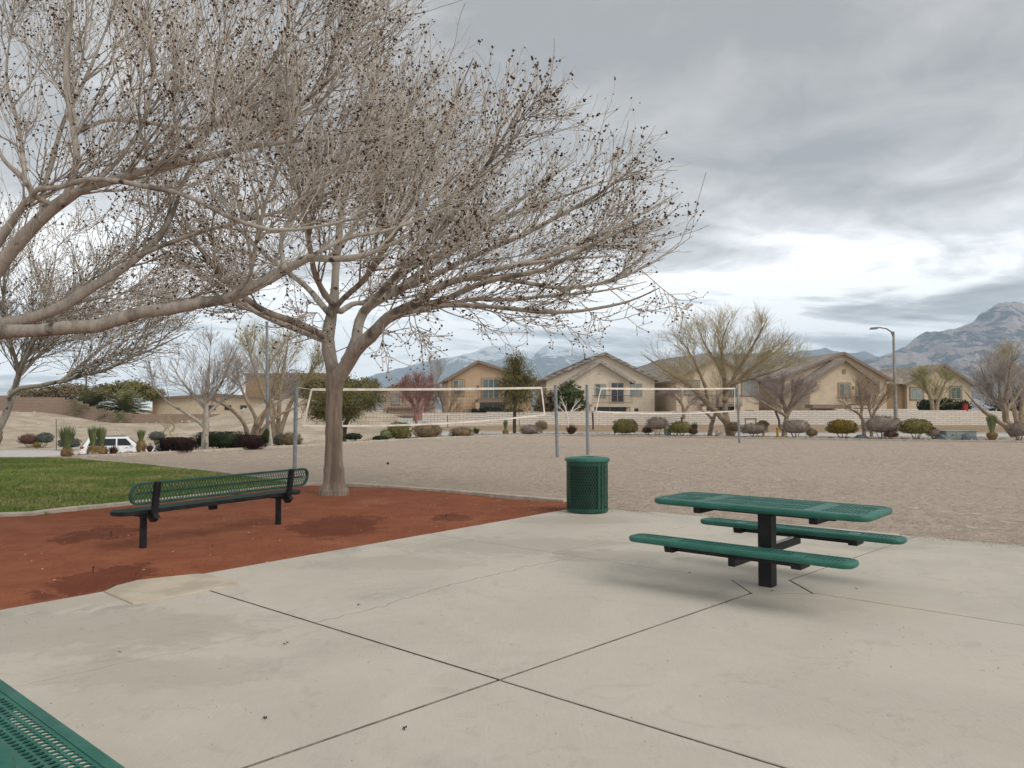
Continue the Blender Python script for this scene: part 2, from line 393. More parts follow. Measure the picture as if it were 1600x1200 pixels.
# buildings
def stucco(name, c1, c2): M[name] = pmat(name, c1, c2, 1.4, 0.95, 0.3, 25, 0.01)
stucco('stucco_tan', (0.50, 0.36, 0.235), (0.46, 0.33, 0.215))
stucco('stucco_cream', (0.62, 0.535, 0.43), (0.57, 0.49, 0.395))
stucco('stucco_sand', (0.6, 0.49, 0.36), (0.55, 0.45, 0.33))
stucco('stucco_pink', (0.42, 0.32, 0.26), (0.38, 0.29, 0.24))
stucco('stucco_brown', (0.34, 0.235, 0.14), (0.3, 0.205, 0.12))
M['trim'] = pmat('brown_trim', (0.25, 0.195, 0.15), (0.21, 0.165, 0.13), 3, 0.9)
M['trim_light'] = pmat('cream_trim', (0.55, 0.46, 0.36), (0.5, 0.42, 0.33), 3, 0.9)
M['winframe'] = pmat('window_frame', (0.42, 0.36, 0.28), rough=0.6)
def tiles(name, c1, c2, c3):
    m, nt, b = newmat(name); p = objn(nt)
    br = nd(nt, 'ShaderNodeTexBrick', {'Vector': nd(nt, 'ShaderNodeCombineXYZ', {0: nd(nt, 'ShaderNodeSeparateXYZ', {0: p}).outputs[1], 1: nd(nt, 'ShaderNodeSeparateXYZ', {0: p}).outputs[2], 2: 0.0}).outputs[0],
        'Color1': (*c1, 1), 'Color2': (*c2, 1), 'Mortar': (*c3, 1), 'Scale': 1.0, 'Mortar Size': 0.03, 'Brick Width': 0.33, 'Row Height': 0.17, 'Bias': 0.0})
    col = mixc(nt, sstep(nt, noise(nt, p, 1.5, 4), 0.45, 0.7), br.outputs[0], tuple(x * 1.25 for x in c1))
    setp(nt, b, color=col, rough=0.9, spec=0.2, normal=bumpn(nt, br.outputs['Fac'], 0.7, -0.05)); M[name] = m
tiles('roof_tile', (0.31, 0.265, 0.22), (0.38, 0.325, 0.27), (0.16, 0.13, 0.11))
tiles('roof_tile_grey', (0.33, 0.295, 0.26), (0.4, 0.355, 0.31), (0.15, 0.13, 0.115))
M['glass'] = pmat('window_glass', (0.06, 0.10, 0.10), (0.10, 0.15, 0.145), 0.8, 0.12, spec=0.5)
M['glass_dark'] = pmat('dark_glass', (0.012, 0.014, 0.016), (0.03, 0.034, 0.036), 0.8, 0.12, spec=0.5)
M['glass_pale'] = pmat('curtained_glass', (0.26, 0.29, 0.27), (0.19, 0.22, 0.2), 1.2, 0.2, spec=0.5)
M['solar'] = pmat('solar_panel', (0.01, 0.012, 0.022), rough=0.2, spec=0.5)
M['rail'] = pmat('balcony_rail', (0.12, 0.09, 0.07), rough=0.7)
def blocks(name, c1, c2, c3, mort, bw=0.4, rh=0.2):
    m, nt, b = newmat(name); p = objn(nt); s3 = nd(nt, 'ShaderNodeSeparateXYZ', {0: p})
    br = nd(nt, 'ShaderNodeTexBrick', {'Vector': nd(nt, 'ShaderNodeCombineXYZ', {0: s3.outputs[0], 1: s3.outputs[2], 2: 0.0}).outputs[0],
        'Color1': (*c1, 1), 'Color2': (*c2, 1), 'Mortar': (*c3, 1), 'Scale': 1.0, 'Mortar Size': mort, 'Mortar Smooth': 0.2, 'Brick Width': bw, 'Row Height': rh, 'Bias': 0.0})
    col = mixc(nt, math_(nt, 'MULTIPLY', sstep(nt, noise(nt, p, 0.35, 5, 0.6), 0.45, 0.72), 0.35), br.outputs[0], tuple(x * 0.75 for x in c1))
    setp(nt, b, color=col, rough=0.95, spec=0.15, normal=bumpn(nt, br.outputs['Fac'], 0.6, -0.03)); M[name] = m
blocks('white_block', (0.74, 0.68, 0.6), (0.66, 0.60, 0.525), (0.40, 0.36, 0.315), 0.022, 0.8)  # joint lines widened and darkened to paint in the shadow gaps between courses
blocks('brown_block', (0.34, 0.25, 0.195), (0.30, 0.215, 0.165), (0.22, 0.155, 0.12), 0.022)
M['carpaint'] = pmat('white_car_paint', (0.75, 0.76, 0.77), rough=0.3, spec=0.5)
M['tyre'] = pmat('tyre_rubber', (0.015, 0.015, 0.015), rough=0.9)
M['rim'] = pmat('alloy_rim', (0.45, 0.45, 0.46), rough=0.35, metal=0.7)
M['tail'] = pmat('tail_lamp', (0.25, 0.012, 0.012), rough=0.2, spec=0.5)
M['box_white'] = pmat('cabinet_paint', (0.62, 0.62, 0.58), (0.55, 0.55, 0.51), 2, 0.7)
M['box_green'] = pmat('cabinet_green_paint', (0.30, 0.335, 0.30), (0.25, 0.28, 0.25), 2, 0.7)
M['yellow'] = pmat('yellow_paint', (0.55, 0.30, 0.03), (0.45, 0.25, 0.03), 4, 0.7)
M['pole_grey'] = pmat('pole_paint', (0.16, 0.175, 0.19), (0.12, 0.13, 0.145), 3, 0.6, metal=0.2)
M['pole_pale'] = pmat('pole_concrete', (0.33, 0.32, 0.29), (0.27, 0.26, 0.235), 3, 0.8)
M['leafdry'] = pmat('dry_leaf', (0.10, 0.06, 0.03), (0.05, 0.032, 0.02), 20, 0.9)
M['orangeleaf'] = pmat('orange_leaf', (0.45, 0.2, 0.05), rough=0.8)
M['redpaint'] = pmat('red_paint', (0.35, 0.02, 0.025), rough=0.6)
# ------------------------------------------------------------------ setting: terrain and ground sheets
def inside(P, poly):
    x, y = P[:, 0], P[:, 1]; c = np.zeros(len(P), bool); n = len(poly)
    for i in range(n):
        x1, y1_ = poly[i]; x2, y2 = poly[(i + 1) % n]
        cond = (y1_ > y) != (y2 > y)
        with np.errstate(divide='ignore', invalid='ignore'):
            xi = (x2 - x1) * (y - y1_) / (y2 - y1_) + x1
        c ^= cond & (x < xi)
    return c
COURT = [(-40, 24.0), (-22, 24.8), (-15.6, 25.8), (-14.4, 26.7), (-9.5, 33.7), (-8.0, 36.9), (-6.1, 40.9), (-3.7, 44.6), (0, 48.0), (3.2, 48.6), (7.8, 46.8), (12.9, 43.8), (17.4, 41.9), (21.7, 40.0), (25.6, 38.4), (30, 36.2), (45, 30)]
_cx = np.array([p[0] for p in COURT]); _cy = np.array([p[1] for p in COURT])
def court_y(x): return np.interp(x, _cx, _cy)
def near_y(x): return np.interp(x, [-40, -10, 0, 40], [46.5, 46.5, 49.6, 49.6])   # near edge of the road (drops behind the planter)
def road_near(x): return np.maximum(court_y(x) + 3.0, np.interp(x, [-60, -20, -6, 2, 12, 60], [44, 44, 47.5, 51, 47.5, 40]))
def road_far(x): return np.interp(x, [-60, -16, 0, 8, 60], [60.5, 60.5, 57.0, 54.5, 52.5])
def fbm(x, y, o=4):
    return np.array([mnoise.fractal(Vector((a, b, 3.3)), 1.0, 2.0, o) for a, b in zip(np.ravel(x), np.ravel(y))]).reshape(np.shape(x))
def H(x, y):
    x = np.asarray(x, float); y = np.asarray(y, float)
    left = S(x, -4.5, -17)
    z = -0.07 - 1.52 * left * S(y, court_y(x) + 0.8, 43) + 1.45 * left * S(y, 61, 100)
    z = z + 1.45 * S(x, -48, -63) * S(y, 66, 97)
    z = z + 2.9 * np.exp(-(((x + 28.0) / 8.5) ** 2 + ((y - 97) / 9.0) ** 2)) + 1.3 * np.exp(-(((x + 16.5) / 8) ** 2 + ((y - 92) / 8.0) ** 2))
    z = z + 0.12 * S(y, 52, 74) * S(x, -8, 2)
    return z
def h1(x, y): return float(H(x, y))
xs = np.unique(np.concatenate([np.linspace(-6000, -150, 14), np.linspace(-150, -60, 16), np.linspace(-60, 60, 130), np.linspace(60, 150, 12), np.linspace(150, 6000, 14)]))
ys = np.unique(np.concatenate([np.linspace(-60, 10, 8), np.linspace(10, 120, 130), np.linspace(120, 400, 16), np.linspace(400, 9000, 16)]))
X, Y = np.meshgrid(xs, ys)
Z = H(X, Y)
near = (Y > 62) & (Y < 130) & (np.abs(X) < 80)
Z[near] += 0.35 * fbm(X[near] * 0.12, Y[near] * 0.12) * S(Y[near], 62, 75) * S(X[near], -8, -16)
def grid_faces(nr, nc):
    i = np.arange(nr - 1)[:, None] * nc + np.arange(nc - 1)[None, :]
    return np.stack([i, i + 1, i + nc + 1, i + nc], -1).reshape(-1, 4)
o = obj('ground', np_mesh('ground', np.stack([X, Y, Z], -1).reshape(-1, 3), [grid_faces(*X.shape)], M['dirt'], True)); tag(o, kind='structure')

def strip(name, xs, ya, yb, rows, mat, dz=0.012, rough=0.0):
    v = np.linspace(0, 1, rows)[:, None]
    Yg = ya[None, :] * (1 - v) + yb[None, :] * v; Xg = np.broadcast_to(xs[None, :], Yg.shape)
    Zg = H(Xg, Yg) + dz
    if rough: Zg = Zg + rough * np.abs(fbm(Xg * 1.3, Yg * 1.3, 3))
    o = obj(name, np_mesh(name, np.stack([Xg, Yg, Zg], -1).reshape(-1, 3), [grid_faces(*Xg.shape)], mat, True))
    return tag(o, kind='structure')
xr = np.linspace(-60, 60, 121)
strip('planter_bed', np.linspace(-15.5, 42, 150), court_y(np.linspace(-15.5, 42, 150)) + 0.1, road_near(np.linspace(-15.5, 42, 150)) - 0.3, 12, M['gravel'], 0.04, 0.10)
strip('road', xr, road_near(xr), road_far(xr), 14, M['asphalt'], 0.02)
strip('road_kerb', xr, road_near(xr) - 0.3, road_near(xr), 3, M['kerb'], 0.035)
strip('sidewalk', xr, road_far(xr), road_far(xr) + 1.5, 4, M['kerb'], 0.04)
xw = np.linspace(-13, 60, 90)
strip('soil_bank', xw, road_far(xw) + 1.5, np.full_like(xw, 76.0), 8, M['soil'], 0.035, 0.05)

# sand court: real dimples, rows closer together near the camera
xc = np.concatenate([np.linspace(-24, -9, 70), np.linspace(-8.9, 16, 330), np.linspace(16.2, 40, 120)])
nv = 300
vv = (np.linspace(0, 1, nv) ** 1.55)[:, None]
y1 = court_y(xc)
Yc = 6.0 + (y1[None, :] - 6.0) * vv; Xc = np.broadcast_to(xc[None, :], Yc.shape).copy()
rs = np.random.RandomState(5)
Xc = Xc + rs.uniform(-0.02, 0.02, Xc.shape); 
d1 = np.array([mnoise.noise(Vector((a * 3.1, b * 3.1, 0.3))) for a, b in zip(Xc.ravel(), Yc.ravel())]).reshape(Xc.shape)
d2 = np.array([mnoise.noise(Vector((a * 0.9, b * 0.9, 5.3))) for a, b in zip(Xc.ravel(), Yc.ravel())]).reshape(Xc.shape)
d3 = np.array([mnoise.noise(Vector((a * 6.5, b * 6.5, 8.3))) for a, b in zip(Xc.ravel(), Yc.ravel())]).reshape(Xc.shape)
Zc = -0.052 - 0.042 * np.clip(d1, -1, 1) * (0.65 + 0.5 * d2) + 0.016 * d2 + 0.016 * d3
_bed = [tuple(g(*q))[:2] for q in ((-900, 850), (0, 812), (314, 781), (480, 763), (540, 763), (700, 773), (884, 788), (890, 797), (0, 958))]
_in = inside(np.stack([Xc.ravel(), Yc.ravel()], 1), _bed + [(-20, 0)]).reshape(Xc.shape); Zc = np.where(_in, -0.16, Zc)
o = obj('sand_court', np_mesh('sand_court', np.stack([Xc, Yc, Zc], -1).reshape(-1, 3), [grid_faces(*Xc.shape)], M['sand'], True)); tag(o, kind='structure')

def sheet(name, pts, z, mat, thick=0.2, res=0):
    mb = MB().prism([(p[0], p[1]) for p in pts], z - thick, z)
    return tag(mb.build(name, mat), kind='structure')
def spline(pts, m):
    P = np.array([list(p)[:2] for p in pts], float)
    out = []
    n = len(P)
    for i in range(n - 1):
        p0 = P[max(i - 1, 0)]; p1 = P[i]; p2 = P[i + 1]; p3 = P[min(i + 2, n - 1)]
        for t in np.linspace(0, 1, m, endpoint=False):
            out.append(0.5 * ((2 * p1) + (-p0 + p2) * t + (2 * p0 - 5 * p1 + 4 * p2 - p3) * t * t + (-p0 + 3 * p1 - 3 * p2 + p3) * t ** 3))
    out.append(P[-1]); return np.array(out)
BEDK = [(-17, 10.4), (-12.5, 11.1)] + [tuple(g(*q))[:2] for q in ((0, 806), (100, 797), (200, 787.5), (314, 775.5), (430, 762), (485, 757.5), (540, 757.5), (620, 762), (700, 768), (800, 776.5), (884, 784))]
BEDK = spline(BEDK, 6)
EDGE = [g(-560, 1052), g(0, 953), g(890, 795)]
e0 = Vector(EDGE[1][:2]); e1 = Vector(EDGE[2][:2]); ed = (e1 - e0).normalized()
q_end = Vector((BEDK[-1][0], BEDK[-1][1]))
# red bed: gently uneven surface between the kerb and the paving edge
nu, nw = 150, 60
bu = np.linspace(0, 1, nu)
acc = np.concatenate([[0], np.cumsum(np.linalg.norm(np.diff(BEDK, axis=0), axis=1))]); acc /= acc[-1]
kx = np.interp(bu, acc, BEDK[:, 0]); ky = np.interp(bu, acc, BEDK[:, 1])
f0 = e0 - ed * 11.0; f1 = e1 + ed * 0.35
fx = f0.x + (f1.x - f0.x) * bu; fy = f0.y + (f1.y - f0.y) * bu
wv = np.linspace(0, 1, nw)[:, None]
Xb = kx[None] * (1 - wv) + (fx[None] + 0.05) * wv; Yb = ky[None] * (1 - wv) + (fy[None] - 0.05) * wv
Zb = -0.018 + 0.02 * fbm(Xb * 0.8, Yb * 0.8, 4) - 0.01 * np.sin(wv * math.pi)
Zb = np.minimum(Zb, 0.012)
o = obj('red_granite_bed', np_mesh('red_granite_bed', np.stack([Xb, Yb, Zb], -1).reshape(-1, 3), [grid_faces(nw, nu)[:, ::-1]], M['red'], True)); tag(o, kind='structure')
mb = MB(); rng = random.Random(7)                     # loose granite crumbs on the bed
V = []; F = []
for i in range(16000):
    a = rng.random(); bb = rng.random() ** 0.8
    iu = a * (nu - 1); iw = bb * (nw - 1); i0, j0 = int(iw), int(iu)
    x, y, z = Xb[i0, j0] + rng.uniform(-.08, .08), Yb[i0, j0] + rng.uniform(-.08, .08), Zb[i0, j0]
    if y > 14 or x < -9: continue
    r = rng.uniform(0.004, 0.013); k = len(V); an = rng.uniform(0, 6.3)
    for q in range(3): V.append((x + r * math.cos(an + q * 2.1), y + r * math.sin(an + q * 2.1), z - 0.002))
    V.append((x + rng.uniform(-r, r) * .4, y, z + r * 1.1))
    F += [(k, k + 1, k + 3), (k + 1, k + 2, k + 3), (k + 2, k, k + 3)]

o = obj('granite_crumbs', np_mesh('granite_crumbs', np.array(V), [np.array(F)], M['red'])); tag(o, 'loose red granite crumbs on the bed around the bench', 'gravel', kind='stuff')

# lawn between the bed kerb and the court kerb
LK = spline([(-24, 24.6), (-15.6, 25.6), g(140, 719), g(200, 723.5), g(262, 729.5), g(325, 736), g(400, 745.5), g(478, 757.6)], 5)   # court kerb on the lawn side
lawn_pts = [tuple(p) for p in BEDK[:int(np.argmin(np.abs(BEDK[:, 0] - LK[-1][0]))) + 1]] + [tuple(p) for p in LK[::-1]] + [(-24, 12)]
sheet('lawn', lawn_pts, -0.012, M['lawn'])
LP = np.array(lawn_pts)
rs = np.random.RandomState(3)
B = np.stack([rs.uniform(-19, -3, 260000), 10 + 16 * rs.uniform(0, 1, 260000) ** 1.3], 1)
B = B[inside(B, LP)][:120000]
n = len(B); an = rs.uniform(0, 6.28, n); hgt = rs.uniform(0.025, 0.06, n); wd = rs.uniform(0.004, 0.008, n) * (1 + B[:, 1] / 25)
le = rs.normal(0, 0.022, (n, 2))
P0 = np.stack([B[:, 0] - wd * np.cos(an), B[:, 1] - wd * np.sin(an), np.full(n, -0.014)], 1)
P1 = np.stack([B[:, 0] + wd * np.cos(an), B[:, 1] + wd * np.sin(an), np.full(n, -0.014)], 1)
P2 = np.stack([B[:, 0] + le[:, 0], B[:, 1] + le[:, 1], -0.012 + hgt], 1)
o = obj('grass', np_mesh('grass', np.stack([P0, P1, P2], 1).reshape(-1, 3), [np.arange(n * 3).reshape(-1, 3)], M['grass'])); tag(o, 'short patchy green grass of the lawn behind the bench', 'grass', kind='stuff')

def kerb(name, pts, w, z0, z1, seg, label=None):
    pts = np.array(pts); root = bpy.data.objects.new(name, None); C.objects.link(root); tag(root, kind='structure')
    acc = np.concatenate([[0], np.cumsum(np.linalg.norm(np.diff(pts, axis=0), axis=1))]); L = acc[-1]
    nseg = max(1, int(round(L / seg)))
    rg = random.Random(len(pts))
    for i in range(nseg):
        a, b_ = L * i / nseg + 0.005, L * (i + 1) / nseg - 0.005
        tt = np.linspace(a, b_, 4); x = np.interp(tt, acc, pts[:, 0]); y = np.interp(tt, acc, pts[:, 1])
        dx = np.gradient(x); dy = np.gradient(y); l = np.hypot(dx, dy); nx, ny = -dy / l, dx / l
        dz = rg.uniform(-0.006, 0.006)
        prof = [(-w / 2, z0), (w / 2, z0), (w / 2, z1 - 0.015), (w / 2 - 0.018, z1), (-w / 2 + 0.018, z1), (-w / 2, z1 - 0.015)]
        mb = MB(); k = len(prof)
        for q in range(4):
            for (o_, z) in prof: mb.v.append((x[q] + nx[q] * o_, y[q] + ny[q] * o_, z + dz))
        for q in range(3):
            for j in range(k): mb.f.append((q * k + j, q * k + (j + 1) % k, (q + 1) * k + (j + 1) % k, (q + 1) * k + j))
        mb.f.append(tuple(range(k))); mb.f.append(tuple(range(3 * k, 4 * k)))
        mb.build('kerb_segment', M['kerb'], root)
    return root
kerb('bed_kerb', BEDK, 0.13, -0.2, 0.045, 1.5)
kerb('court_kerb', LK, 0.12, -0.2, 0.035, 2.0)
kerb('court_kerb', [(x, court_y(x) + 0.05) for x in np.linspace(-15.6, 41, 80)], 0.16, -0.3, 0.04, 3.0)

# ------------------------------------------------------------------ concrete paving cut into slabs by its joints
root = bpy.data.objects.new('concrete_pavement', None); C.objects.link(root); tag(root, kind='structure')
PADP = [tuple(g(-560, 1052))[:2]] 
pad = [(f0.x, f0.y), (e0.x, e0.y), (e1.x, e1.y), (e1.x + 0.32, e1.y + 0.36), (1.62, 12.5), tuple(g(1600, 851))[:2], (14.5, 2.65), (14.5, -4), (f0.x, -4)]
def clip(poly, n, d, keep):
    """half plane n.p <= d (keep=-1) or >= d (keep=1)"""
    out = []
    for i in range(len(poly)):
        a, b_ = poly[i], poly[(i + 1) % len(poly)]
        da = (n[0] * a[0] + n[1] * a[1] - d) * keep; db = (n[0] * b_[0] + n[1] * b_[1] - d) * keep
        if da >= 0: out.append(a)
        if da * db < 0:
            t = da / (da - db); out.append((a[0] + (b_[0] - a[0]) * t, a[1] + (b_[1] - a[1]) * t))
    return out
X1 = Vector(g(780, 1062)[:2]); T1 = Vector(g(1204, 916)[:2])
uA = (Vector(g(1220, 1200)[:2]) - Vector(g(330, 925)[:2])).normalized(); uB = (T1 - X1).normalized()
nA = Vector((-uA.y, uA.x)); nB = Vector((uB.y, -uB.x))            # nA points away, nB to the right
B2 = Vector(g(868, 862)[:2])
GAP = 0.0100
dA1, dA2 = nA.dot(X1), nA.dot(T1); dB1, dB2 = nB.dot(X1), nB.dot(B2)
sA, sB = 3.42, 3.42
cols = [(-99, dA1 - sA), (dA1 - sA, dA1), (dA1, dA2), (dA2, 99)]
pieces = []
for (lo, hi) in cols:
    rowp = clip(clip(pad, nA, lo + GAP, 1), nA, hi - GAP, -1)
    cuts = [-99, dB1 - 3.42 * 2, dB1, dB1 + sB, 99]
    if lo == dA2: cuts = [-99, dB2, dB1, dB1 + sB, 99]
    elif lo == dA1: cuts = [-99, dB1, dB1 + sB, 99]
    for a, b_ in zip(cuts[:-1], cuts[1:]):
        q = clip(clip(rowp, nB, a + GAP, 1), nB, b_ - GAP, -1)
        if len(q) > 2: pieces.append(q)
OCT = 0.27
oct_dirs = [(uA + uB).normalized(), (uA - uB).normalized(), (-uA + uB).normalized(), (-uA - uB).normalized()]
def split_by(poly, line):
    """cut a convex polygon with a polyline that crosses it from side to side"""
    from mathutils.geometry import intersect_line_line_2d
    hits = []
    for si, (p, q) in enumerate(zip(line[:-1], line[1:])):
        for i in range(len(poly)):
            r = intersect_line_line_2d(p, q, Vector(poly[i]), Vector(poly[(i + 1) % len(poly)])) if (Vector(p) - Vector(q)).length > 1e-6 else None
            if r is not None: hits.append((si, i, r))
    (s0, i0, p0), (s1, i1, p1) = hits[0], hits[-1]
    mid = [tuple(p0)] + [tuple(p) for p in line[s0 + 1:s1 + 1]] + [tuple(p1)]
    n = len(poly)
    a = []; k = (i0 + 1) % n
    while True:
        a.append(poly[k])
        if k == i1: break
        k = (k + 1) % n
    b_ = []; k = (i1 + 1) % n
    while True:
        b_.append(poly[k])
        if k == i0: break
        k = (k + 1) % n
    return a + mid[::-1], b_ + mid
def jag(pts, seed, amp=0.018):
    rg = random.Random(seed); out = []
    P = [Vector(p) for p in pts]
    for a, b_ in zip(P[:-1], P[1:]):
        k = max(2, int((b_ - a).length / 0.07)); d = (b_ - a).normalized(); nn = Vector((-d.y, d.x))
        for q in range(k):
            out.append(a + (b_ - a) * q / k + (nn * rg.gauss(0, amp) if q or a is not P[0] else Vector((0, 0))))
    out.append(P[-1]); return out
crack1 = jag([Vector(g(x, y)[:2]) for x, y in ((930, 864), (890, 873), (820, 886), (740, 905), (680, 920), (610, 943), (540, 962), (498, 971), (470, 978))], 1)
crack2 = jag([Vector(g(x, y)[:2]) for x, y in ((520, 968), (480, 974), (400, 990), (340, 1005), (290, 1018), (200, 1034), (60, 1066), (-140, 1100), (-420, 1150), (-900, 1260))], 2, 0.012)
def opened(pr, w):
    c = [nB.dot(Vector((sum(p[0] for p in s_) / len(s_), sum(p[1] for p in s_) / len(s_)))) for s_ in pr]
    return [(pr[0], w if c[0] > c[1] else -w), (pr[1], w if c[1] > c[0] else -w)]
final = []
for q in pieces:
    cx = sum(p[0] for p in q) / len(q); cy = sum(p[1] for p in q) / len(q)
    if any((Vector(p) - T1).length < 0.3 for p in q):
        dd = min(oct_dirs, key=lambda d: -d.dot(Vector((cx, cy)) - T1))
        q = clip(q, dd, dd.dot(T1) + OCT + GAP, 1)
    va, vb = nA.dot(Vector((cx, cy))), nB.dot(Vector((cx, cy)))
    done = False
    try:
        if dA1 < va < dA2 and vb < dB1: final += opened(split_by(q, crack1), 0.004); done = True
        elif dA1 - sA < va < dA1 and vb < dB1 and inside(np.array([list(crack2[len(crack2) // 4])]), q)[0]: final += opened(split_by(q, crack2), 0.0018); done = True
    except Exception as ex:
        raise
    if not done: final.append((q, 0.0))
final.append(([tuple(T1 + d * (OCT - GAP) * math.sqrt(2)) for d in ()] or [tuple(T1 + (oct_dirs[0] * a + oct_dirs[1] * b_) * (OCT - GAP)) for a, b_ in ((1, 1), (1, -1), (-1, -1), (-1, 1))], 0.0))
def slab(poly, ins, name='slab', z=0.0, mat='concrete', th=0.12, parent=root):
    bm = bmesh.new()
    vs = [bm.verts.new((p[0], p[1], z)) for p in poly]
    f = bm.faces.new(vs)
    if f.normal.z < 0 or True:
        f.normal_update()
        if f.normal.z < 0: f.normal_flip()
    r = bmesh.ops.extrude_face_region(bm, geom=[f])
    low = [e for e in r['geom'] if isinstance(e, bmesh.types.BMVert)]
    for v in low: v.co.z -= th
    bmesh.ops.recalc_face_normals(bm, faces=bm.faces)
    big = len(poly) < 12
    if big:
        top = [e for e in bm.edges if all(abs(v.co.z - z) < 1e-5 for v in e.verts)]
        bmesh.ops.bevel(bm, geom=top, offset=0.004, segments=1, profile=0.5, affect='EDGES')
    me = bpy.data.meshes.new(name); 
    for f_ in bm.faces:
        f_.normal_update()
        if abs(f_.normal.z) < 0.4: f_.material_index = 1
    bm.to_mesh(me); bm.free(); me.materials.append(M[mat]); me.materials.append(M['filler' if mat == 'concrete' else mat])
    return obj(name, me, parent)
rg = random.Random(4)
for q, ins in final:
    if ins:                                            # open the crack by a hair
        q = [tuple(Vector(p) + nB * ins) for p in q]
    slab(q, ins, z=rg.uniform(-0.0004, 0.0004))
MB().prism([tuple(Vector(p) * 0.995 + Vector((0.01, 0.02))) for p in pad], -0.2, -0.06).build('joint_bed', M['filler'], root)
lip = [tuple(g(*q))[:2] for q in ((163, 926), (182, 917), (215, 908.5), (262, 903), (305, 898.5), (322, 898.5), (340, 903), (374, 914.5), (322, 924), (208, 945))]
slab(lip, 0, 'raised_apron', 0.014, 'concrete_tan', 0.1)

# ------------------------------------------------------------------ mountains
def mountain(name, prof, D0, D1, mat, seed, rugged=0.10, rows=46, cols=260, ridge=0.12):
    """prof: ridge line as pixels; slope falls from the ridge (distance D1) towards the viewer (D0)"""
    px = np.array([p[0] for p in prof], float); py = np.array([p[1] for p in prof], float)
    xs_ = np.linspace(px[0], px[-1], cols); yr = np.interp(xs_, px, py)
    zr = np.array([at(a, b_, D1).z for a, b_ in zip(xs_, yr)])
    v = np.linspace(0, 1.12, rows)
    Dv = D0 + (D1 - D0) * v
    Xg = (xs_[None, :] - 800) / FPX * Dv[:, None]; Yg = np.broadcast_to(Dv[:, None], Xg.shape)
    shape = np.where(v < 1, v ** 1.35, 1 - (v - 1) * 1.8)[:, None]
    k = 7.0 / (D1 - D0)
    n1 = np.array([mnoise.ridged_multi_fractal(Vector((a * k, b_ * k * 0.55, seed)), 0.9, 2.1, 7, 1.0, 2.0) for a, b_ in zip(Xg.ravel(), Yg.ravel())]).reshape(Xg.shape)
    n1 = (n1 - n1.mean()) / 1.6
    amp = (np.minimum(v, 1.0) * (1.15 - np.minimum(v, 1.0)) * 2.0)[:, None] + ridge * (np.abs(v - 1) < 0.12)[:, None]
    Zg = zr[None, :] * (shape + rugged * 2.2 * n1 * amp * 0.5) - 15 * (1 - np.minimum(v, 1))[:, None]
    Zg[-1] = -15; Zg[0] = -15
    o = obj(name, np_mesh(name, np.stack([Xg, Yg, Zg], -1).reshape(-1, 3), [grid_faces(*Xg.shape)], mat, True)); return tag(o, kind='structure')
def rockm(name, dark, pale, snow_z=None, k=1.0):
    m, nt, b = newmat(name); p = posn(nt)
    st = nd(nt, 'ShaderNodeVectorMath', {0: p, 1: (1, 0.5, 1.5)}, operation='MULTIPLY').outputs[0]
    n1 = noise(nt, st, 0.0065 * k, 9, 0.66, 0.7)
    col = mixc(nt, sstep(nt, n1, 0.46, 0.55), dark, pale)
    col = mixc(nt, 0.5, col, mixc(nt, noise(nt, st, 0.05 * k, 5, 0.7), (0.25, 0.25, 0.25), (0.75, 0.75, 0.75)), 'OVERLAY')
    if snow_z:
        z = nd(nt, 'ShaderNodeSeparateXYZ', {0: p}).outputs[2]
        zz = math_(nt, 'ADD', z, math_(nt, 'MULTIPLY', math_(nt, 'SUBTRACT', noise(nt, st, 0.006, 9, 0.7, 0.8), 0.5), snow_z * 2.3))
        col = mixc(nt, sstep(nt, zz, snow_z * 0.85, snow_z * 1.1), col, (0.78, 0.8, 0.83))
    setp(nt, b, color=col, rough=0.95, spec=0.1, normal=bumpn(nt, noise(nt, st, 0.02 * k, 8, 0.7), 1.0, 40.0 / k)); return m
mountain('mountain_snowy', [(380, 640), (520, 605), (580, 588), (610, 578), (660, 566), (700, 559), (738, 549), (770, 545), (800, 540), (812, 542), (835, 549), (855, 538.5), (880, 545), (905, 545), (930, 549), (975, 566), (1040, 585), (1100, 610), (1200, 636)], 4200, 7600, rockm('snow_rock', (0.10, 0.10, 0.105), (0.2, 0.19, 0.18), 520), 2.2, 0.24)
mountain('mountain_far', [(1080, 600), (1140, 566), (1180, 552), (1215, 549), (1240, 550), (1262, 546.5), (1278, 547), (1292, 544), (1306, 549), (1330, 552), (1352, 549.5), (1372, 556), (1420, 575), (1500, 610)], 4200, 6200, rockm('far_rock', (0.11, 0.105, 0.1), (0.19, 0.175, 0.16)), 7.1, 0.10)
mountain('mountain_rocky', [(1280, 640), (1330, 572), (1358, 557), (1385, 547), (1420, 537), (1450, 522), (1470, 515), (1492, 504), (1515, 497), (1540, 487), (1560, 481), (1585, 476), (1600, 478), (1640, 490), (1700, 470), (1780, 500), (1900, 560), (2050, 630)], 2300, 3900, rockm('pale_rock', (0.09, 0.085, 0.095), (0.44, 0.355, 0.33), None, 1.6), 4.4, 0.30, 110, 460, 0.05)
mountain('hill_brown', [(900, 640), (980, 580), (1030, 562), (1075, 556), (1110, 551), (1150, 553), (1200, 551), (1240, 556), (1280, 565), (1340, 590), (1420, 638)], 900, 1500, rockm('hill_rock', (0.19, 0.15, 0.115), (0.32, 0.245, 0.18), None, 3.5), 1.3, 0.12)
hz = MB().box(-4700, 4700, -600, 8600, -60, 760).build('haze', M['dirt'])
hz.data.materials.clear()
m = bpy.data.materials.new('haze'); m.use_nodes = True; nt = m.node_tree; nt.nodes.clear()
pv_ = nd(nt, 'ShaderNodeVolumePrincipled', {'Color': (0.60, 0.80, 1.0), 'Density': 0.00013, 'Anisotropy': 0.0})
nt.links.new(pv_.outputs[0], nd(nt, 'ShaderNodeOutputMaterial').inputs['Volume'])
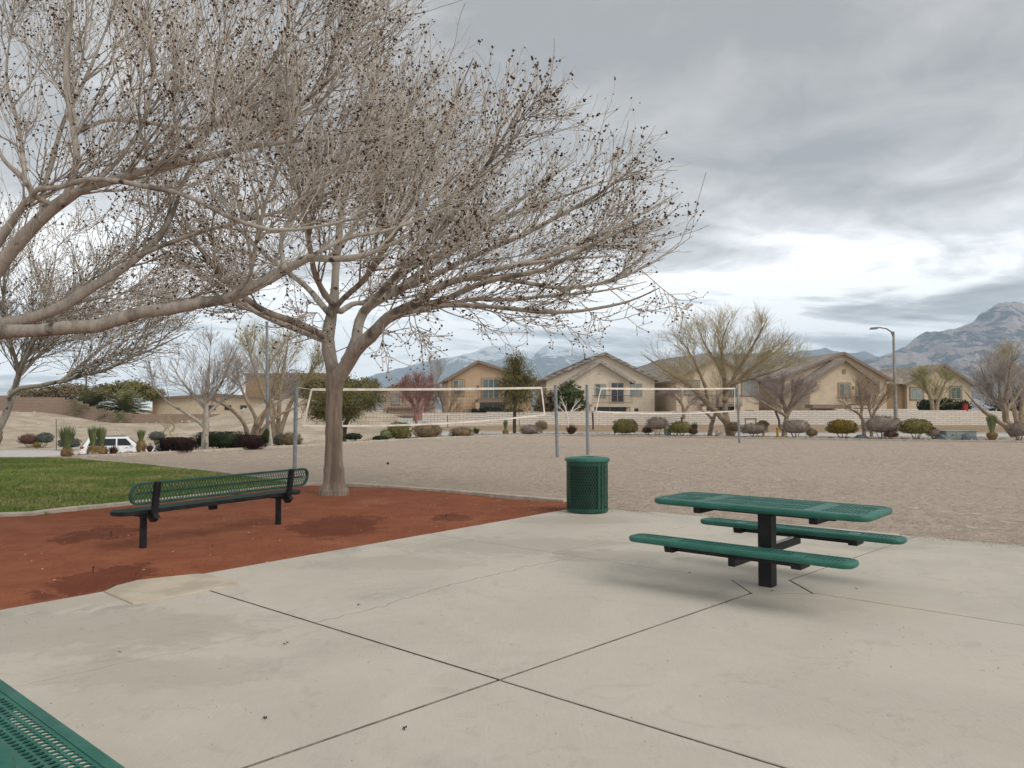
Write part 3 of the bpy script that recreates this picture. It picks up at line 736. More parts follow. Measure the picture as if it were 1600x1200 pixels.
hz.data.materials.append(m); tag(hz, 'thin pale blue haze in the desert air', 'haze', kind='stuff')
# ------------------------------------------------------------------ park furniture
def rrect(L, Wd, r, seg=4):
    pts = []
    for cx, cy, a0 in ((L / 2 - r, Wd / 2 - r, 0), (-L / 2 + r, Wd / 2 - r, 90), (-L / 2 + r, -Wd / 2 + r, 180), (L / 2 - r, -Wd / 2 + r, 270)):
        for k in range(seg + 1):
            a = math.radians(a0 + 90 * k / seg); pts.append((cx + r * math.cos(a), cy + r * math.sin(a)))
    return pts
def rim(mb, L, Wd, r, prof, seg=4):
    """sweep (inset, z) profile round a rounded rectangle"""
    i = len(mb.v); rings = []
    for ins, z in prof:
        pts = rrect(L - 2 * ins, Wd - 2 * ins, max(r - ins, 0.012), seg); rings.append(len(pts))
        mb.v += [(p[0], p[1], z) for p in pts]
    n = rings[0]
    for a in range(len(prof) - 1):
        for k in range(n):
            mb.f.append((i + a * n + k, i + a * n + (k + 1) % n, i + (a + 1) * n + (k + 1) % n, i + (a + 1) * n + k))
    return mb
def perforated(L, Wd, r, bands, z, pitch=0.0345, hole=0.0145, flange=0.06, skip_mid=True):
    """plate with round holes: returns MB; bands are solid cross strips (x0,x1)"""
    V = []; F = []
    nx = int(L / pitch); ny = int(Wd / pitch); x0 = -nx * pitch / 2; y0 = -ny * pitch / 2
    inl, inw = L / 2 - flange, Wd / 2 - flange
    K = 8
    for i in range(nx):
        for j in range(ny):
            cx = x0 + (i + .5) * pitch; cy = y0 + (j + .5) * pitch
            if abs(cx) > L / 2 - 0.02 or abs(cy) > Wd / 2 - 0.02: continue
            ax, ay = abs(cx) - (L / 2 - r), abs(cy) - (Wd / 2 - r)
            if ax > 0 and ay > 0 and ax + ay > r * 1.05: continue
            solid = abs(cx) > inl - 0.005 or abs(cy) > inw - 0.005 or any(a < cx < b_ for a, b_ in bands) or (skip_mid and abs(cy) < pitch * 0.55) or (ax > -0.02 and ay > -0.02 and ax + ay > r * 0.25)
            k = len(V); h = pitch / 2
            if solid:
                V += [(cx - h, cy - h, z), (cx + h, cy - h, z), (cx + h, cy + h, z), (cx - h, cy + h, z)]; F.append((k, k + 1, k + 2, k + 3))
            else:
                sq = [(h, 0), (h, h), (0, h), (-h, h), (-h, 0), (-h, -h), (0, -h), (h, -h)]
                for q in range(8): V.append((cx + sq[q][0], cy + sq[q][1], z))
                for q in range(8): V.append((cx + hole * math.cos(q * math.pi / 4), cy + hole * math.sin(q * math.pi / 4), z))
                for q in range(8): V.append((cx + hole * 1.02 * math.cos(q * math.pi / 4), cy + hole * 1.02 * math.sin(q * math.pi / 4), z - 0.006))
                for q in range(8):
                    q2 = (q + 1) % 8
                    F.append((k + q, k + q2, k + 8 + q2, k + 8 + q)); F.append((k + 8 + q, k + 8 + q2, k + 16 + q2, k + 16 + q))
    mb = MB(); mb.v = V; mb.f = F; return mb
def make_table(name, label, loc, rz):
    t = thing(name, label, 'picnic table', loc, rz, 'pedestal picnic tables on the pavement')
    TL, TW = 1.98, 0.80
    top = rim(MB(), TL, TW, 0.13, [(0.055, 0.757), (0.022, 0.757), (0.008, 0.752), (0.0, 0.738), (0.002, 0.716), (0.014, 0.703), (0.03, 0.703), (0.03, 0.74)]).build('table_top', M['green'], t, True)
    perforated(TL - 0.05, TW - 0.05, 0.12, [(-0.56, -0.44), (0.44, 0.56)], 0.7545).build('perforated_sheet', M['green'], top)
    for s in (-1, 1):
        y = s * 0.70
        seat = rim(MB(), TL, 0.27, 0.1, [(0.055, 0.449), (0.02, 0.449), (0.008, 0.445), (0.0, 0.432), (0.002, 0.412), (0.014, 0.4), (0.03, 0.4), (0.03, 0.435)])
        seat.v = [(a, b_ + y, c) for a, b_, c in seat.v]; seat = seat.build('seat', M['green'], t, True)
        ps = perforated(TL - 0.05, 0.24, 0.09, [(-0.62, -0.5), (0.5, 0.62)], 0.4465, flange=0.035, skip_mid=False); ps.v = [(a, b_ + y, c) for a, b_, c in ps.v]; ps.build('perforated_sheet', M['green'], seat)
        MB().box(-0.55, 0.55, y - 0.035, y + 0.035, 0.352, 0.40).build('seat_beam', M['black'], t, bevel=0.004)
        for q in (-0.56, 0.56):
            MB().hexa([(q - .04, y - .10, .345), (q + .04, y - .10, .345), (q + .04, y + .10, .345), (q - .04, y + .10, .345), (q - .04, y - .12, .412), (q + .04, y - .12, .412), (q + .04, y + .12, .412), (q - .04, y + .12, .412)]).build('seat_bracket', M['black'], t, bevel=0.004)
        MB().bar((0, s * 0.05, 0.325), (0, y + s * 0.05, 0.325), 0.06, 0.075).build('seat_arm', M['black'], t, bevel=0.004)
        MB().box(s * .53 - .035, s * .53 + .035, -.33, .33, 0.642, 0.701).build('top_bracket', M['black'], t, bevel=0.006)
    MB().box(-0.62, 0.62, -0.05, 0.05, 0.645, 0.70).build('top_beam', M['black'], t, bevel=0.004)
    MB().box(-0.063, 0.063, -0.063, 0.063, -0.05, 0.70).build('pedestal', M['black'], t, bevel=0.008)
    MB().bar((0.02, 0.08, 0.372), (0.02, 0.56, 0.372), 0.03, 0.012).build('cross_strap', M['steel_bare'], t)
    return t
rzA = math.atan2(uA.y, uA.x)
tp = T1 + Vector((-0.02, 0.02))
make_table('picnic_table', 'green perforated picnic table on one black post beside the sand court', (tp.x, tp.y, 0.0), rzA)
lt = uA * -3.08 + nA * 0.265
make_table('picnic_table', 'green perforated picnic table cut off by the lower left corner', (lt.x, lt.y, 0.0), rzA)

# bench with expanded-metal back and seat, seen from behind
def diamond_panel(L, Wd, r, pitch, bw, bt):
    """crossing strips clipped to a rounded rectangle (xy plane, z thickness)"""
    poly = rrect(L, Wd, r, 5); mb = MB()
    for s in (-1, 1):
        d = Vector((0.48, s * 0.877)).normalized(); nrm = Vector((-d.y, d.x))
        ext = abs(nrm.x) * L / 2 + abs(nrm.y) * Wd / 2; k = int(ext / pitch)
        for i in range(-k, k + 1):
            off = i * pitch; hits = []
            for a, b_ in zip(poly, poly[1:] + poly[:1]):
                a = Vector(a); b_ = Vector(b_); da, db = nrm.dot(a) - off, nrm.dot(b_) - off
                if da * db < 0: hits.append(a + (b_ - a) * (da / (da - db)))
            if len(hits) == 2: mb.bar((*hits[0], s * 0.0015), (*hits[1], s * 0.0015), bw, bt)
    return mb
def xf(mb, Mx): mb.v = [tuple(Mx @ Vector(p)) for p in mb.v]; return mb
L1 = g(226, 853); L2 = g(437, 817)
bd = (L2 - L1).normalized(); mid = (L1 + L2) / 2
bn = thing('park_bench', 'long dark green mesh bench on black legs facing the lawn', 'bench', (mid.x, mid.y, -0.02), math.atan2(bd.y, bd.x))
half = (L2 - L1).length / 2; BL = 2 * half + 0.72
seat = rim(MB(), BL, 0.33, 0.13, [(0.016, 0.445), (0.008, 0.445), (0, 0.438), (0, 0.40), (0.006, 0.396), (0.012, 0.396), (0.012, 0.436), (0.016, 0.438)], 6)
sy = 0.05
seat = xf(seat, Matrix.Translation((0, sy, 0.01))).build('seat', M['black'], bn, True)
sp_ = MB()
k = int((BL - 0.06) / 0.036)
for i in range(k + 1):
    x = -BL / 2 + 0.03 + i * 0.036; q = min(x + BL / 2, BL / 2 - x); hw = 0.148 if q > 0.12 else 0.148 - (0.12 - q) * 0.7
    sp_.bar((x, sy - hw, 0.452), (x, sy + hw, 0.452), 0.011, 0.006)
for yy in (-0.09, -0.03, 0.03, 0.09): sp_.bar((-BL / 2 + .05, sy + yy, 0.439), (BL / 2 - .05, sy + yy, 0.439), 0.006, 0.006)
sp_.build('seat_grille', M['green_can'], seat)
lean = Matrix.Translation((0, -0.165, 0.64)) @ Matrix.Rotation(math.radians(80), 4, 'X')
lean = Matrix.Translation((0.02, -0.175, 0.655)) @ Matrix.Rotation(math.radians(99), 4, 'X')
bk = rim(MB(), BL - 0.04, 0.26, 0.115, [(0.0, 0.018), (0.0, -0.018), (0.022, -0.018), (0.022, 0.018), (0.0, 0.018)], 7)
bk = xf(bk, lean).build('backrest', M['green_dark'], bn, True)
xf(diamond_panel(BL - 0.07, 0.23, 0.1, 0.0375, 0.0075, 0.004), lean).build('mesh_panel', M['green_dark'], bk)
xf(MB().bar((-BL / 2 + 0.1, 0, -0.01), (BL / 2 - 0.1, 0, -0.01), 0.018, 0.012), lean).build('back_rail', M['green_dark'], bk)
for s in (-1, 1):
    x = s * half
    MB().box(x - 0.03, x + 0.03, -0.03 + sy - 0.02, 0.03 + sy - 0.02, -0.1, 0.40).build('leg', M['black'], bn, bevel=0.006)
    br = MB().hexa([(x - .035, -.235, .36), (x + .035, -.235, .36), (x + .035, .17, .36), (x - .035, .17, .36), (x - .035, -.20, .405), (x + .035, -.20, .405), (x + .035, .18, .405), (x - .035, .18, .405)])
    br.tube([(x - 0.03, -0.15, 0.365), (x + 0.03, -0.15, 0.365)], 0.055, 10)
    br.build('seat_bracket', M['black'], bn)
    MB().bar((x, -0.155, 0.35), (x + 0.0, -0.222, 0.785), 0.07, 0.05, up=(0, 1, 0)).build('back_post', M['black'], bn, bevel=0.006)
MB().box(-0.1, 0.0, sy - 0.03, sy + 0.03, 0.33, 0.40).build('centre_clamp', M['black'], bn, bevel=0.006)

# litter bin
tc_ = g(918, 799.5)
cn = thing('litter_bin', 'round green mesh litter bin with domed lid at the pavement corner', 'litter bin', (tc_.x, tc_.y, 0.0), 0.0)
R_ = 0.318
mb = MB()
nst = 46
for s in (-1, 1):
    for i in range(nst):
        a0 = 2 * math.pi * i / nst; pts = []
        for q in range(9):
            a = a0 + s * q / 8 * 1.15; pts.append((R_ * math.cos(a), R_ * math.sin(a), 0.05 + 0.73 * q / 8))
        for p_, q_ in zip(pts[:-1], pts[1:]): mb.bar(p_, q_, 0.0095, 0.004, up=(p_[0] + q_[0], p_[1] + q_[1], 0))
mb.build('mesh_body', M['green_can'], cn)
MB().lathe([(R_ + .006, .02), (R_ + .006, .075), (R_ - .004, .075), (R_ - .004, .02)], 48, closed=True).build('base_ring', M['green_can'], cn, True)
MB().lathe([(R_ + .005, .735), (R_ + .005, .80), (R_ - .004, .80), (R_ - .004, .735)], 48, closed=True).build('top_ring', M['green_can'], cn, True)
for a in (-62, -50, 60, 72, 180, 192):
    a = math.radians(a + 0); u_ = Vector((math.cos(a), math.sin(a), 0))
    MB().bar(u_ * (R_ + .004) + Vector((0, 0, .03)), u_ * (R_ + .004) + Vector((0, 0, .78)), 0.042, 0.012, up=u_).build('side_bar', M['green_can'], cn, bevel=0.003)
MB().lathe([(0.0, .03), (.265, .03), (.285, .76), (.275, .76), (.255, .05), (0.0, .05)], 32).build('liner', M['liner'], cn, True)
MB().lathe([(.335, .79), (.352, .796), (.357, .815), (.352, .834), (.335, .845), (.27, .856), (.19, .864), (.13, .866), (.112, .862), (.105, .845), (.112, .838), (.19, .85), (.32, .825), (.335, .79)], 56).build('lid', M['green'], cn, True)  # lighter green than the body: skylight on the lid put into its colour
for i in range(3):
    a = i * 2.1 + .3; MB().box(-.02, .02, -.02, .02, -0.02, .03).build('foot', M['green_can'], cn, loc=(0.24 * math.cos(a), 0.24 * math.sin(a), 0.0))

# volleyball posts and nets
P1 = at(463, 604, 21.6); P2 = at(868, 603, 26.6); P3 = at(917, 602, 28.3); P4 = at(1152, 605, 38.2)
def vpost(label, base_px, top, D, hook):
    b_ = at(base_px, 640, D); t = thing('net_post', label, 'net post', (b_.x, b_.y, -0.06), 0, 'volleyball net posts in the sand')
    tx = top.x - b_.x; r = 0.055
    MB().tube([(0, 0, -0.3), (tx * .5, 0, top.z * .5), (tx, 0, top.z + .06)], r, 14).build('pole', M['galv'], t, True)
    MB().tube([(tx, 0, top.z + .055), (tx, 0, top.z + .085)], r * 1.08, 14).build('cap', M['galv'], t, True)
    for z in (0.62 * top.z, 0.4 * top.z):
        MB().tube([(tx * z / top.z, 0, z - .03), (tx * z / top.z, 0, z + .03)], r * 1.18, 14).build('clamp', M['galv'], t, True)
    z = 0.62 * top.z; x0 = tx * .62
    MB().tube([(x0 + hook * .05, 0, z), (x0 + hook * .14, 0, z + .01), (x0 + hook * .18, 0, z + .06), (x0 + hook * .16, 0, z + .12)], 0.013, 6).build('crank_hook', M['galv'], t, True)
    return t
vpost('galvanised net post just behind the right end of the bench', 461, P1, 21.6, 1)
vpost('galvanised net post left of the litter bin, right end of the first net', 871, P2, 26.6, -1)
vpost('galvanised net post rising behind the litter bin lid', 918.5, P3, 28.3, 1)
vpost('galvanised net post at the far right end of the second net', 1155, P4, 38.2, -1)
def vnet(label, A, B, tl, tr, bl, br, sag):
    """A,B post tops; corners of the net as pixels with depth"""
    TL, TR, BL_, BR = (at(*q) for q in (tl, tr, bl, br))
    t = thing('volleyball_net', label, 'volleyball net', (TL.x, TL.y, 0), 0, 'volleyball nets over the sand court')
    o0 = Vector((TL.x, TL.y, 0))
    def line(P, Q, s, n=24): return [P.lerp(Q, i / n) - o0 - Vector((0, 0, s * 4 * (i / n) * (1 - i / n))) for i in range(n + 1)]
    top = line(TL, TR, 0.02); bot = line(BL_, BR, sag)
    def tape(name, pts, w, nrm_up=True):
        mb = MB(); dd = (TR - TL).normalized(); side = Vector((dd.y, -dd.x, 0)) * 0.006
        for a, b_ in zip(pts[:-1], pts[1:]):
            u_ = Vector((0, 0, w / 2)) if nrm_up else dd * (w / 2)
            mb.hexa([a - u_ - side, b_ - u_ - side, b_ - u_ + side, a - u_ + side, a + u_ - side, b_ + u_ - side, b_ + u_ + side, a + u_ + side])
        return mb.build(name, M['tape'], t)
    tape('top_tape', top, 0.07); tape('bottom_tape', bot, 0.055)
    tape('side_tape', [top[0], bot[0]], 0.055, False); tape('side_tape', [top[-1], bot[-1]], 0.055, False)
    mb = MB(); nn = int((TR - TL).length / 0.11)
    for i in range(1, nn):
        f = i / nn * 24; k = min(int(f), 23); a = top[k].lerp(top[k + 1], f - k); b_ = bot[k].lerp(bot[k + 1], f - k); mb.tube([a, b_], 0.0022, 3, False)
    for j in range(1, 9):
        pts = [top[i].lerp(bot[i], j / 9) for i in range(0, 25, 3)]; mb.tube(pts, 0.0022, 3, False)
    mb.build('netting', M['string'], t)
    for P, Q in ((A, top[0] + o0), (B, top[-1] + o0)): MB().tube([P - o0 + Vector((0, 0, -.02)), Q - o0], 0.007, 5).build('cord', M['tape'], t)
    for P, Q, px in ((A, bot[0] + o0, 0), (B, bot[-1] + o0, 0)):
        MB().tube([Vector((P.x, P.y, Q.z - .08)) - o0, Q - o0], 0.008, 5).build('cord', M['tape'], t)
    return t
vnet('sagging volleyball net crossing behind the shade tree trunk', P1, P2, (487, 608.5, 21.9), (846, 606, 26.4), (474, 665, 21.8), (851, 648, 26.45), 0.13)
vnet('volleyball net in front of the cream house and bare yellow tree', P3, P4, (939, 607, 28.9), (1148, 607, 38.0), (931, 643, 28.7), (1148, 642, 38.0), 0.10)
# ------------------------------------------------------------------ trees
def catmull(P, m):
    P = np.asarray(P, float); n = len(P); out = []
    seg = np.linspace(0, n - 1, m)
    for s in seg:
        i = min(int(s), n - 2); t = s - i
        p0 = P[max(i - 1, 0)]; p1 = P[i]; p2 = P[i + 1]; p3 = P[min(i + 2, n - 1)]
        out.append(0.5 * ((2 * p1) + (-p0 + p2) * t + (2 * p0 - 5 * p1 + 4 * p2 - p3) * t * t + (-p0 + 3 * p1 - 3 * p2 + p3) * t ** 3))
    return np.array(out)
def ellipsoid(c, rx, ry, rz, rzlow=None):
    c = np.asarray(c, float); rzlow = rzlow or rz
    def f(p):
        d = p - c; zz = np.where(d[..., 2] > 0, d[..., 2] / rz, d[..., 2] / rzlow)
        return np.sqrt((d[..., 0] / rx) ** 2 + (d[..., 1] / ry) ** 2 + zz ** 2)
    return f
def spawn(P, R, count, tmin, tmax, ang, rs, up=0.0, out=None, outw=0.0):
    """children starting on parent chains: returns start, dir, parent radius there"""
    N, n, _ = P.shape
    idx = np.repeat(np.arange(N), count); K = len(idx)
    t = rs.uniform(tmin, tmax, K) * (n - 1); i = np.minimum(t.astype(int), n - 2); f = (t - i)[:, None]
    st = P[idx, i] * (1 - f) + P[idx, i + 1] * f; tan = norm(P[idx, i + 1] - P[idx, i])
    r = R[idx, i] * (1 - f[:, 0]) + R[idx, i + 1] * f[:, 0]
    rnd = rs.normal(0, 1, (K, 3)); perp = norm(rnd - tan * np.sum(rnd * tan, 1, keepdims=True))
    a = np.radians(rs.uniform(ang[0], ang[1], K))[:, None]
    d = tan * np.cos(a) + perp * np.sin(a)
    d[:, 2] += up
    if outw: d += outw * norm(st - out)
    return st, norm(d), r
def grow(st, d, L, n, up, wander, rs, env=None, soft=0.12):
    if env is not None:
        lim = rs.normal(1.0, soft, len(st)); ok = np.full(len(st), 0.18)
        alive = np.ones(len(st), bool)
        for s in np.linspace(0.2, 1, 7):
            e = env(st + d * (L * s)[:, None] + np.array([0, 0, 1.0]) * (up * 1.2 * s * s * L)[:, None] if np.ndim(up) else st + d * (L * s)[:, None])
            alive &= e < lim; ok = np.where(alive, s, ok)
        L = L * ok; live = ok > 0.3
        st, d, L = st[live], d[live], L[live]
    P = np.empty((len(st), n, 3)); P[:, 0] = st; step = (L / (n - 1))[:, None]
    for i in range(1, n):
        P[:, i] = P[:, i - 1] + d * step
        d = d + rs.normal(0, wander, d.shape); d[:, 2] += up
        d = norm(d)
    return (P, live) if env is not None else (P, slice(None))
def join(chunks, k):
    Vs = []; Fs = []; off = 0
    for P, R in chunks:
        V, F = tubes(P, R, k); Vs.append(V); Fs.append(F + off); off += len(V)
    return np.concatenate(Vs), np.concatenate(Fs)
def buds_mesh(pts, rs, s0, s1, base):
    n = len(pts); s = rs.uniform(s0, s1, n)[:, None]
    ax = norm(rs.normal(0, 1, (n, 3)) + np.array([0, 0, .8])); b_ = norm(np.cross(ax, rs.normal(0, 1, (n, 3)))); c_ = np.cross(ax, b_)
    j = lambda: rs.uniform(0.55, 1.1, (n, 1))
    V = np.stack([pts + ax * s * 1.25 * j(), pts - ax * s * 0.9, pts + b_ * s * j(), pts - b_ * s * j(), pts + c_ * s * j(), pts - c_ * s * j()], 1).reshape(-1, 3) - base
    f = np.array([(0, 2, 4), (0, 4, 3), (0, 3, 5), (0, 5, 2), (1, 4, 2), (1, 3, 4), (1, 5, 3), (1, 2, 5)])
    return V, (np.arange(n)[:, None, None] * 6 + f[None]).reshape(-1, 3)
def make_tree(name, label, base, trunk, limbs, env, levels, mats, seed, buds=None, group=None, centre=None, tip=0.005, kb=8, extra=None, cat='tree'):
    """trunk/limbs: list of (points, radii). levels: dicts. mats: (trunk, limb, branch, twig)"""
    rs = np.random.RandomState(seed); base = np.array(tuple(base), float)
    t = thing(name, label, cat, tuple(base), 0, group)
    def part(nm, pts, rad, m, k, nres):
        P = catmull(pts, nres); R = np.interp(np.linspace(0, len(rad) - 1, nres), range(len(rad)), rad)
        w = rs.normal(0, 1, (nres, 3)); w = (w + np.roll(w, 1, 0)) * 0.5; w[0] = 0
        P = P + w * R[:, None] * (0.03 if nm == 'trunk' else 0.13)
        R = R * (1 + rs.normal(0, 0.05, nres))
        V, F = tubes(P[None] - base, R[None], k)
        # uneven bark ridges
        if k >= 10:
            c = np.repeat(P - base, k, axis=0); V = c + (V - c) * ((0.02 if nm != 'trunk' else 0.025 + 0.16 * np.exp(-np.repeat(np.arange(nres), k) / 2.2)) * np.sin(np.tile(np.arange(k), nres) * 2.4 + np.repeat(np.arange(nres), k) * 0.12) + 1)[:, None]
        obj(nm, np_mesh(nm, V, [F], m, True), t); return P, R
    for pts, rad in trunk: part('trunk', pts, rad, mats[0], 14 if kb >= 8 else 8, 26)
    LP_, LR_ = [], []
    lines = [catmull(pts, 40) for pts, rad in trunk]
    for li, (pts, rad) in enumerate(limbs):
        pts = [tuple(q) for q in pts]
        if lines:                                       # root every limb inside the wood it leaves
            A = np.concatenate(lines); dd = np.linalg.norm(A - np.array(pts[0]), axis=1)
            if 0.02 < dd.min() < 1.2: pts = [tuple(A[int(np.argmin(dd))])] + pts; rad = [rad[0]] + list(rad)
        lines.append(catmull(pts, 40))
        rad = list(rad); rad[-1] = min(rad[-1], tip * 1.6); rad[-2] *= 0.8
        P, R = part('limb', pts, rad, mats[1], kb, 22); LP_.append(P); LR_.append(R)
    P, R = np.array(LP_), np.array(LR_)
    if centre is None: centre = base + np.array([0, 0, 2.0])
    centre = np.asarray(centre, float)
    pools = [(P, R)]; meshes = {'branches': [], 'twigs': []}
    last = None
    for lv in levels:
        chunks = []
        for src, cnt in lv['src']:
            Pp, Rp = pools[src]
            st, d, r = spawn(Pp, Rp, cnt, lv['t'][0], lv['t'][1], lv['ang'], rs, lv.get('up0', 0), centre, lv.get('out', 0))
            L = rs.uniform(lv['len'][0], lv['len'][1], len(st))
            Q, live = grow(st, d, L, lv['n'], lv['up'], lv['wander'], rs, env, lv.get('soft', 0.1))
            r = r[live]
            r0 = np.minimum(r * 0.75, lv['r']) * rs.uniform(0.75, 1.1, len(r)); r0 = np.maximum(r0, tip * 1.15)
            Rq = r0[:, None] + (tip * rs.uniform(0.8, 1.2, len(r)) - r0)[:, None] * np.linspace(0, 1, lv['n'])[None, :] ** 0.8
            chunks.append((Q, Rq))
        Q = np.concatenate([c[0] for c in chunks]); Rq = np.concatenate([c[1] for c in chunks])
        pools.append((Q, Rq)); meshes[lv.get('part', 'twigs')].append((lv.get('k', 3), Q, Rq))
    for nm, mi in (('branches', 2), ('twigs', 3)):
        Vs, Fs, off = [], [], 0
        for k, Q, Rq in meshes[nm]:
            V, F = tubes(Q - base, Rq, k); Vs.append(V); Fs.append(F + off); off += len(V)
        if Vs: tag(obj(nm, np_mesh(nm, np.concatenate(Vs), [np.concatenate(Fs)], mats[mi], nm == 'branches'), t), kind='stuff')
    if buds:
        pts = []
        for src, frac, spots in buds['on']:
            Q = pools[src][0]; Q = Q[rs.uniform(0, 1, len(Q)) < frac]
            for s in spots:
                u = np.clip(rs.normal(s, 0.12, len(Q)), 0.05, 1) * (Q.shape[1] - 1); i = np.minimum(u.astype(int), Q.shape[1] - 2); f = (u - i)[:, None]
                pts.append(Q[np.arange(len(Q)), i] * (1 - f) + Q[np.arange(len(Q)), i + 1] * f)
        pts = np.concatenate(pts); pts = pts + rs.normal(0, 0.006, pts.shape)
        clus = pts[rs.uniform(0, 1, len(pts)) < buds.get('cluster', 0.08)]
        big = np.concatenate([clus + rs.normal(0, 0.022, clus.shape) for _ in range(4)])
        V, F = buds_mesh(np.concatenate([pts, big]), rs, buds['size'][0], buds['size'][1], base)
        tag(obj('seed_clusters', np_mesh('seed_clusters', V, [F], M['bud']), t), kind='stuff')
    return t, pools
def pxs(lst, D0, D1=None):
    """pixel polyline with depth running from D0 to D1"""
    D1 = D0 if D1 is None else D1; n = len(lst)
    return [tuple(at(x, y, D0 + (D1 - D0) * i / (n - 1))) for i, (x, y) in enumerate(lst)]
def rr(px, D): return [p / FPX * D for p in px]

# shade tree rising out of the red bed
TB = g(521, 771); D = TB.y
trunk = [([tuple(Vector((TB.x, TB.y, -0.15)))] + pxs([(521, 770), (521.5, 752), (521, 715), (521.5, 670), (522, 625), (523, 595), (521, 575)], D), rr([30, 23, 17, 14, 13, 12.6, 14, 11], D))]
limbs = [
    (pxs([(524, 596), (541, 566), (556, 545), (577, 528), (594, 508), (606, 494), (630, 482), (652, 474), (668, 462), (692, 444), (740, 430), (800, 415), (880, 405), (960, 400)], D, D - 2.2), rr([11.2, 11.2, 10.8, 10.3, 8.6, 7.7, 7.3, 6.9, 6.0, 5.2, 4.3, 3.4, 2.6, 1.7], D)),
    (pxs([(545, 560), (556, 530), (561, 505), (573, 482), (598, 464), (628, 450), (660, 425), (700, 395), (760, 350), (830, 300), (900, 250)], D, D + 2.0), rr([8.6, 8.6, 8.2, 7.7, 7.7, 6.9, 6.0, 5.2, 4.3, 3.4, 2.1], D)),
    (pxs([(520, 582), (513, 550), (515, 520), (519, 490), (522, 470), (525, 435), (527, 395), (532, 340), (548, 270), (575, 180), (610, 90)], D, D + 0.6), rr([11.2, 10.3, 9.9, 9.0, 7.3, 6.5, 5.6, 5.2, 4.3, 3.4, 2.1], D)),
    (pxs([(508, 533), (488, 523), (455, 511), (425, 499), (398, 486), (370, 468), (330, 440), (270, 400), (190, 350)], D, D + 2.4), rr([6.0, 5.6, 5.2, 5.2, 4.7, 4.3, 3.9, 3.4, 2.1], D)),
    (pxs([(507, 527), (492, 517), (460, 503), (428, 492), (400, 478), (360, 445), (320, 400), (280, 330)], D, D - 2.6), rr([5.6, 5.2, 5.2, 4.7, 4.3, 3.9, 3.4, 2.1], D)),
    (pxs([(513, 488), (499, 472), (482, 452), (462, 434), (430, 412), (390, 375), (340, 320), (300, 240)], D, D + 3.4), rr([5.6, 5.2, 4.7, 4.3, 3.9, 3.4, 2.8, 1.9], D)),
    (pxs([(521, 478), (506, 458), (494, 430), (487, 405), (480, 360), (465, 290), (445, 200), (430, 110)], D, D - 2.8), rr([4.7, 4.7, 4.3, 4.1, 3.9, 3.4, 2.8, 1.9], D)),
    (pxs([(526, 478), (546, 458), (566, 440), (590, 405), (625, 350), (665, 270), (700, 180), (740, 90)], D, D - 3.0), rr([4.7, 4.3, 4.1, 3.9, 3.6, 3.1, 2.6, 1.7], D)),
    (pxs([(531, 488), (552, 475), (575, 470), (610, 440), (650, 380), (720, 290), (790, 190), (840, 120)], D, D + 3.8), rr([4.7, 4.3, 4.1, 3.9, 3.6, 3.1, 2.6, 1.7], D)),
    (pxs([(606, 494), (640, 487), (690, 478), (740, 468), (800, 468), (860, 462), (940, 455), (1010, 440)], D, D + 1.6), rr([4.7, 4.3, 3.9, 3.4, 3.1, 2.8, 2.2, 1.7], D)),
    (pxs([(628, 450), (680, 430), (730, 405), (800, 375), (870, 340), (940, 300), (1000, 255)], D + 0.8, D - 0.6), rr([5.2, 4.7, 4.3, 3.8, 3.3, 2.6, 1.7], D)),
    (pxs([(574, 482), (620, 430), (680, 370), (740, 290), (790, 210), (830, 130)], D + 0.4, D - 1.6), rr([5.2, 4.7, 4.3, 3.6, 2.8, 1.7], D)),
    (pxs([(652, 474), (690, 470), (760, 440), (850, 420), (930, 380), (1020, 340)], D - 0.8, D - 3.4), rr([4.7, 4.3, 3.8, 3.3, 2.6, 1.7], D)),
    (pxs([(598, 464), (640, 420), (720, 380), (810, 330), (900, 300), (985, 270)], D + 0.4, D + 3.6), rr([4.7, 4.3, 3.8, 3.3, 2.6, 1.7], D)),
    (pxs([(690, 476), (750, 478), (810, 484), (870, 488), (930, 482), (985, 470), (1030, 450)], D - .4, D - 1.8), rr([3.9, 3.4, 3.1, 2.8, 2.4, 1.9, 1.2], D)),
    (pxs([(740, 430), (810, 440), (880, 450), (950, 440), (1020, 410), (1060, 380)], D - 1.4, D + 0.4), rr([3.9, 3.4, 2.9, 2.4, 1.9, 1.2], D)),
    (pxs([(800, 415), (870, 395), (940, 365), (1010, 330), (1060, 300)], D - 1.6, D - 0.4), rr([3.4, 3.1, 2.6, 2.1, 1.2], D)),
    (pxs([(527, 395), (560, 340), (600, 260), (640, 170), (690, 80)], D + 0.3, D + 1.8), rr([4.3, 4.0, 3.4, 2.8, 1.7], D)),
]
env1 = ellipsoid((-3.2, D + 0.5, 5.1), 6.45, 3.6, 3.9, 2.55)
LV = [dict(src=[(0, 10)], t=(.28, 1), ang=(25, 60), len=(1.3, 2.9), n=9, up=0.035, up0=0.12, wander=0.10, r=0.022, k=5, part='branches', out=0.45, soft=.06),
      dict(src=[(1, 8), (0, 5)], t=(.15, 1), ang=(22, 65), len=(0.6, 1.5), n=7, up=0.07, up0=0.1, wander=0.12, r=0.014, k=4, part='branches', out=0.35, soft=.07),
      dict(src=[(2, 4), (1, 3)], t=(.12, 1), ang=(20, 60), len=(0.3, 0.95), n=6, up=0.10, up0=0.08, wander=0.13, r=0.0085, k=3, out=0.25, soft=.08),
      dict(src=[(3, 1), (2, 1)], t=(.15, .95), ang=(25, 65), len=(0.12, 0.42), n=4, up=0.14, wander=0.12, r=0.006, k=3, out=0.15, soft=.09)]
BUDS = dict(on=[(3, .55, (.98, .7, .45)), (4, .6, (1.0,))], size=(0.015, 0.033), cluster=0.06)
TM = (M['trunk_bark'], M['bark'], M['bark'], M['twig'])
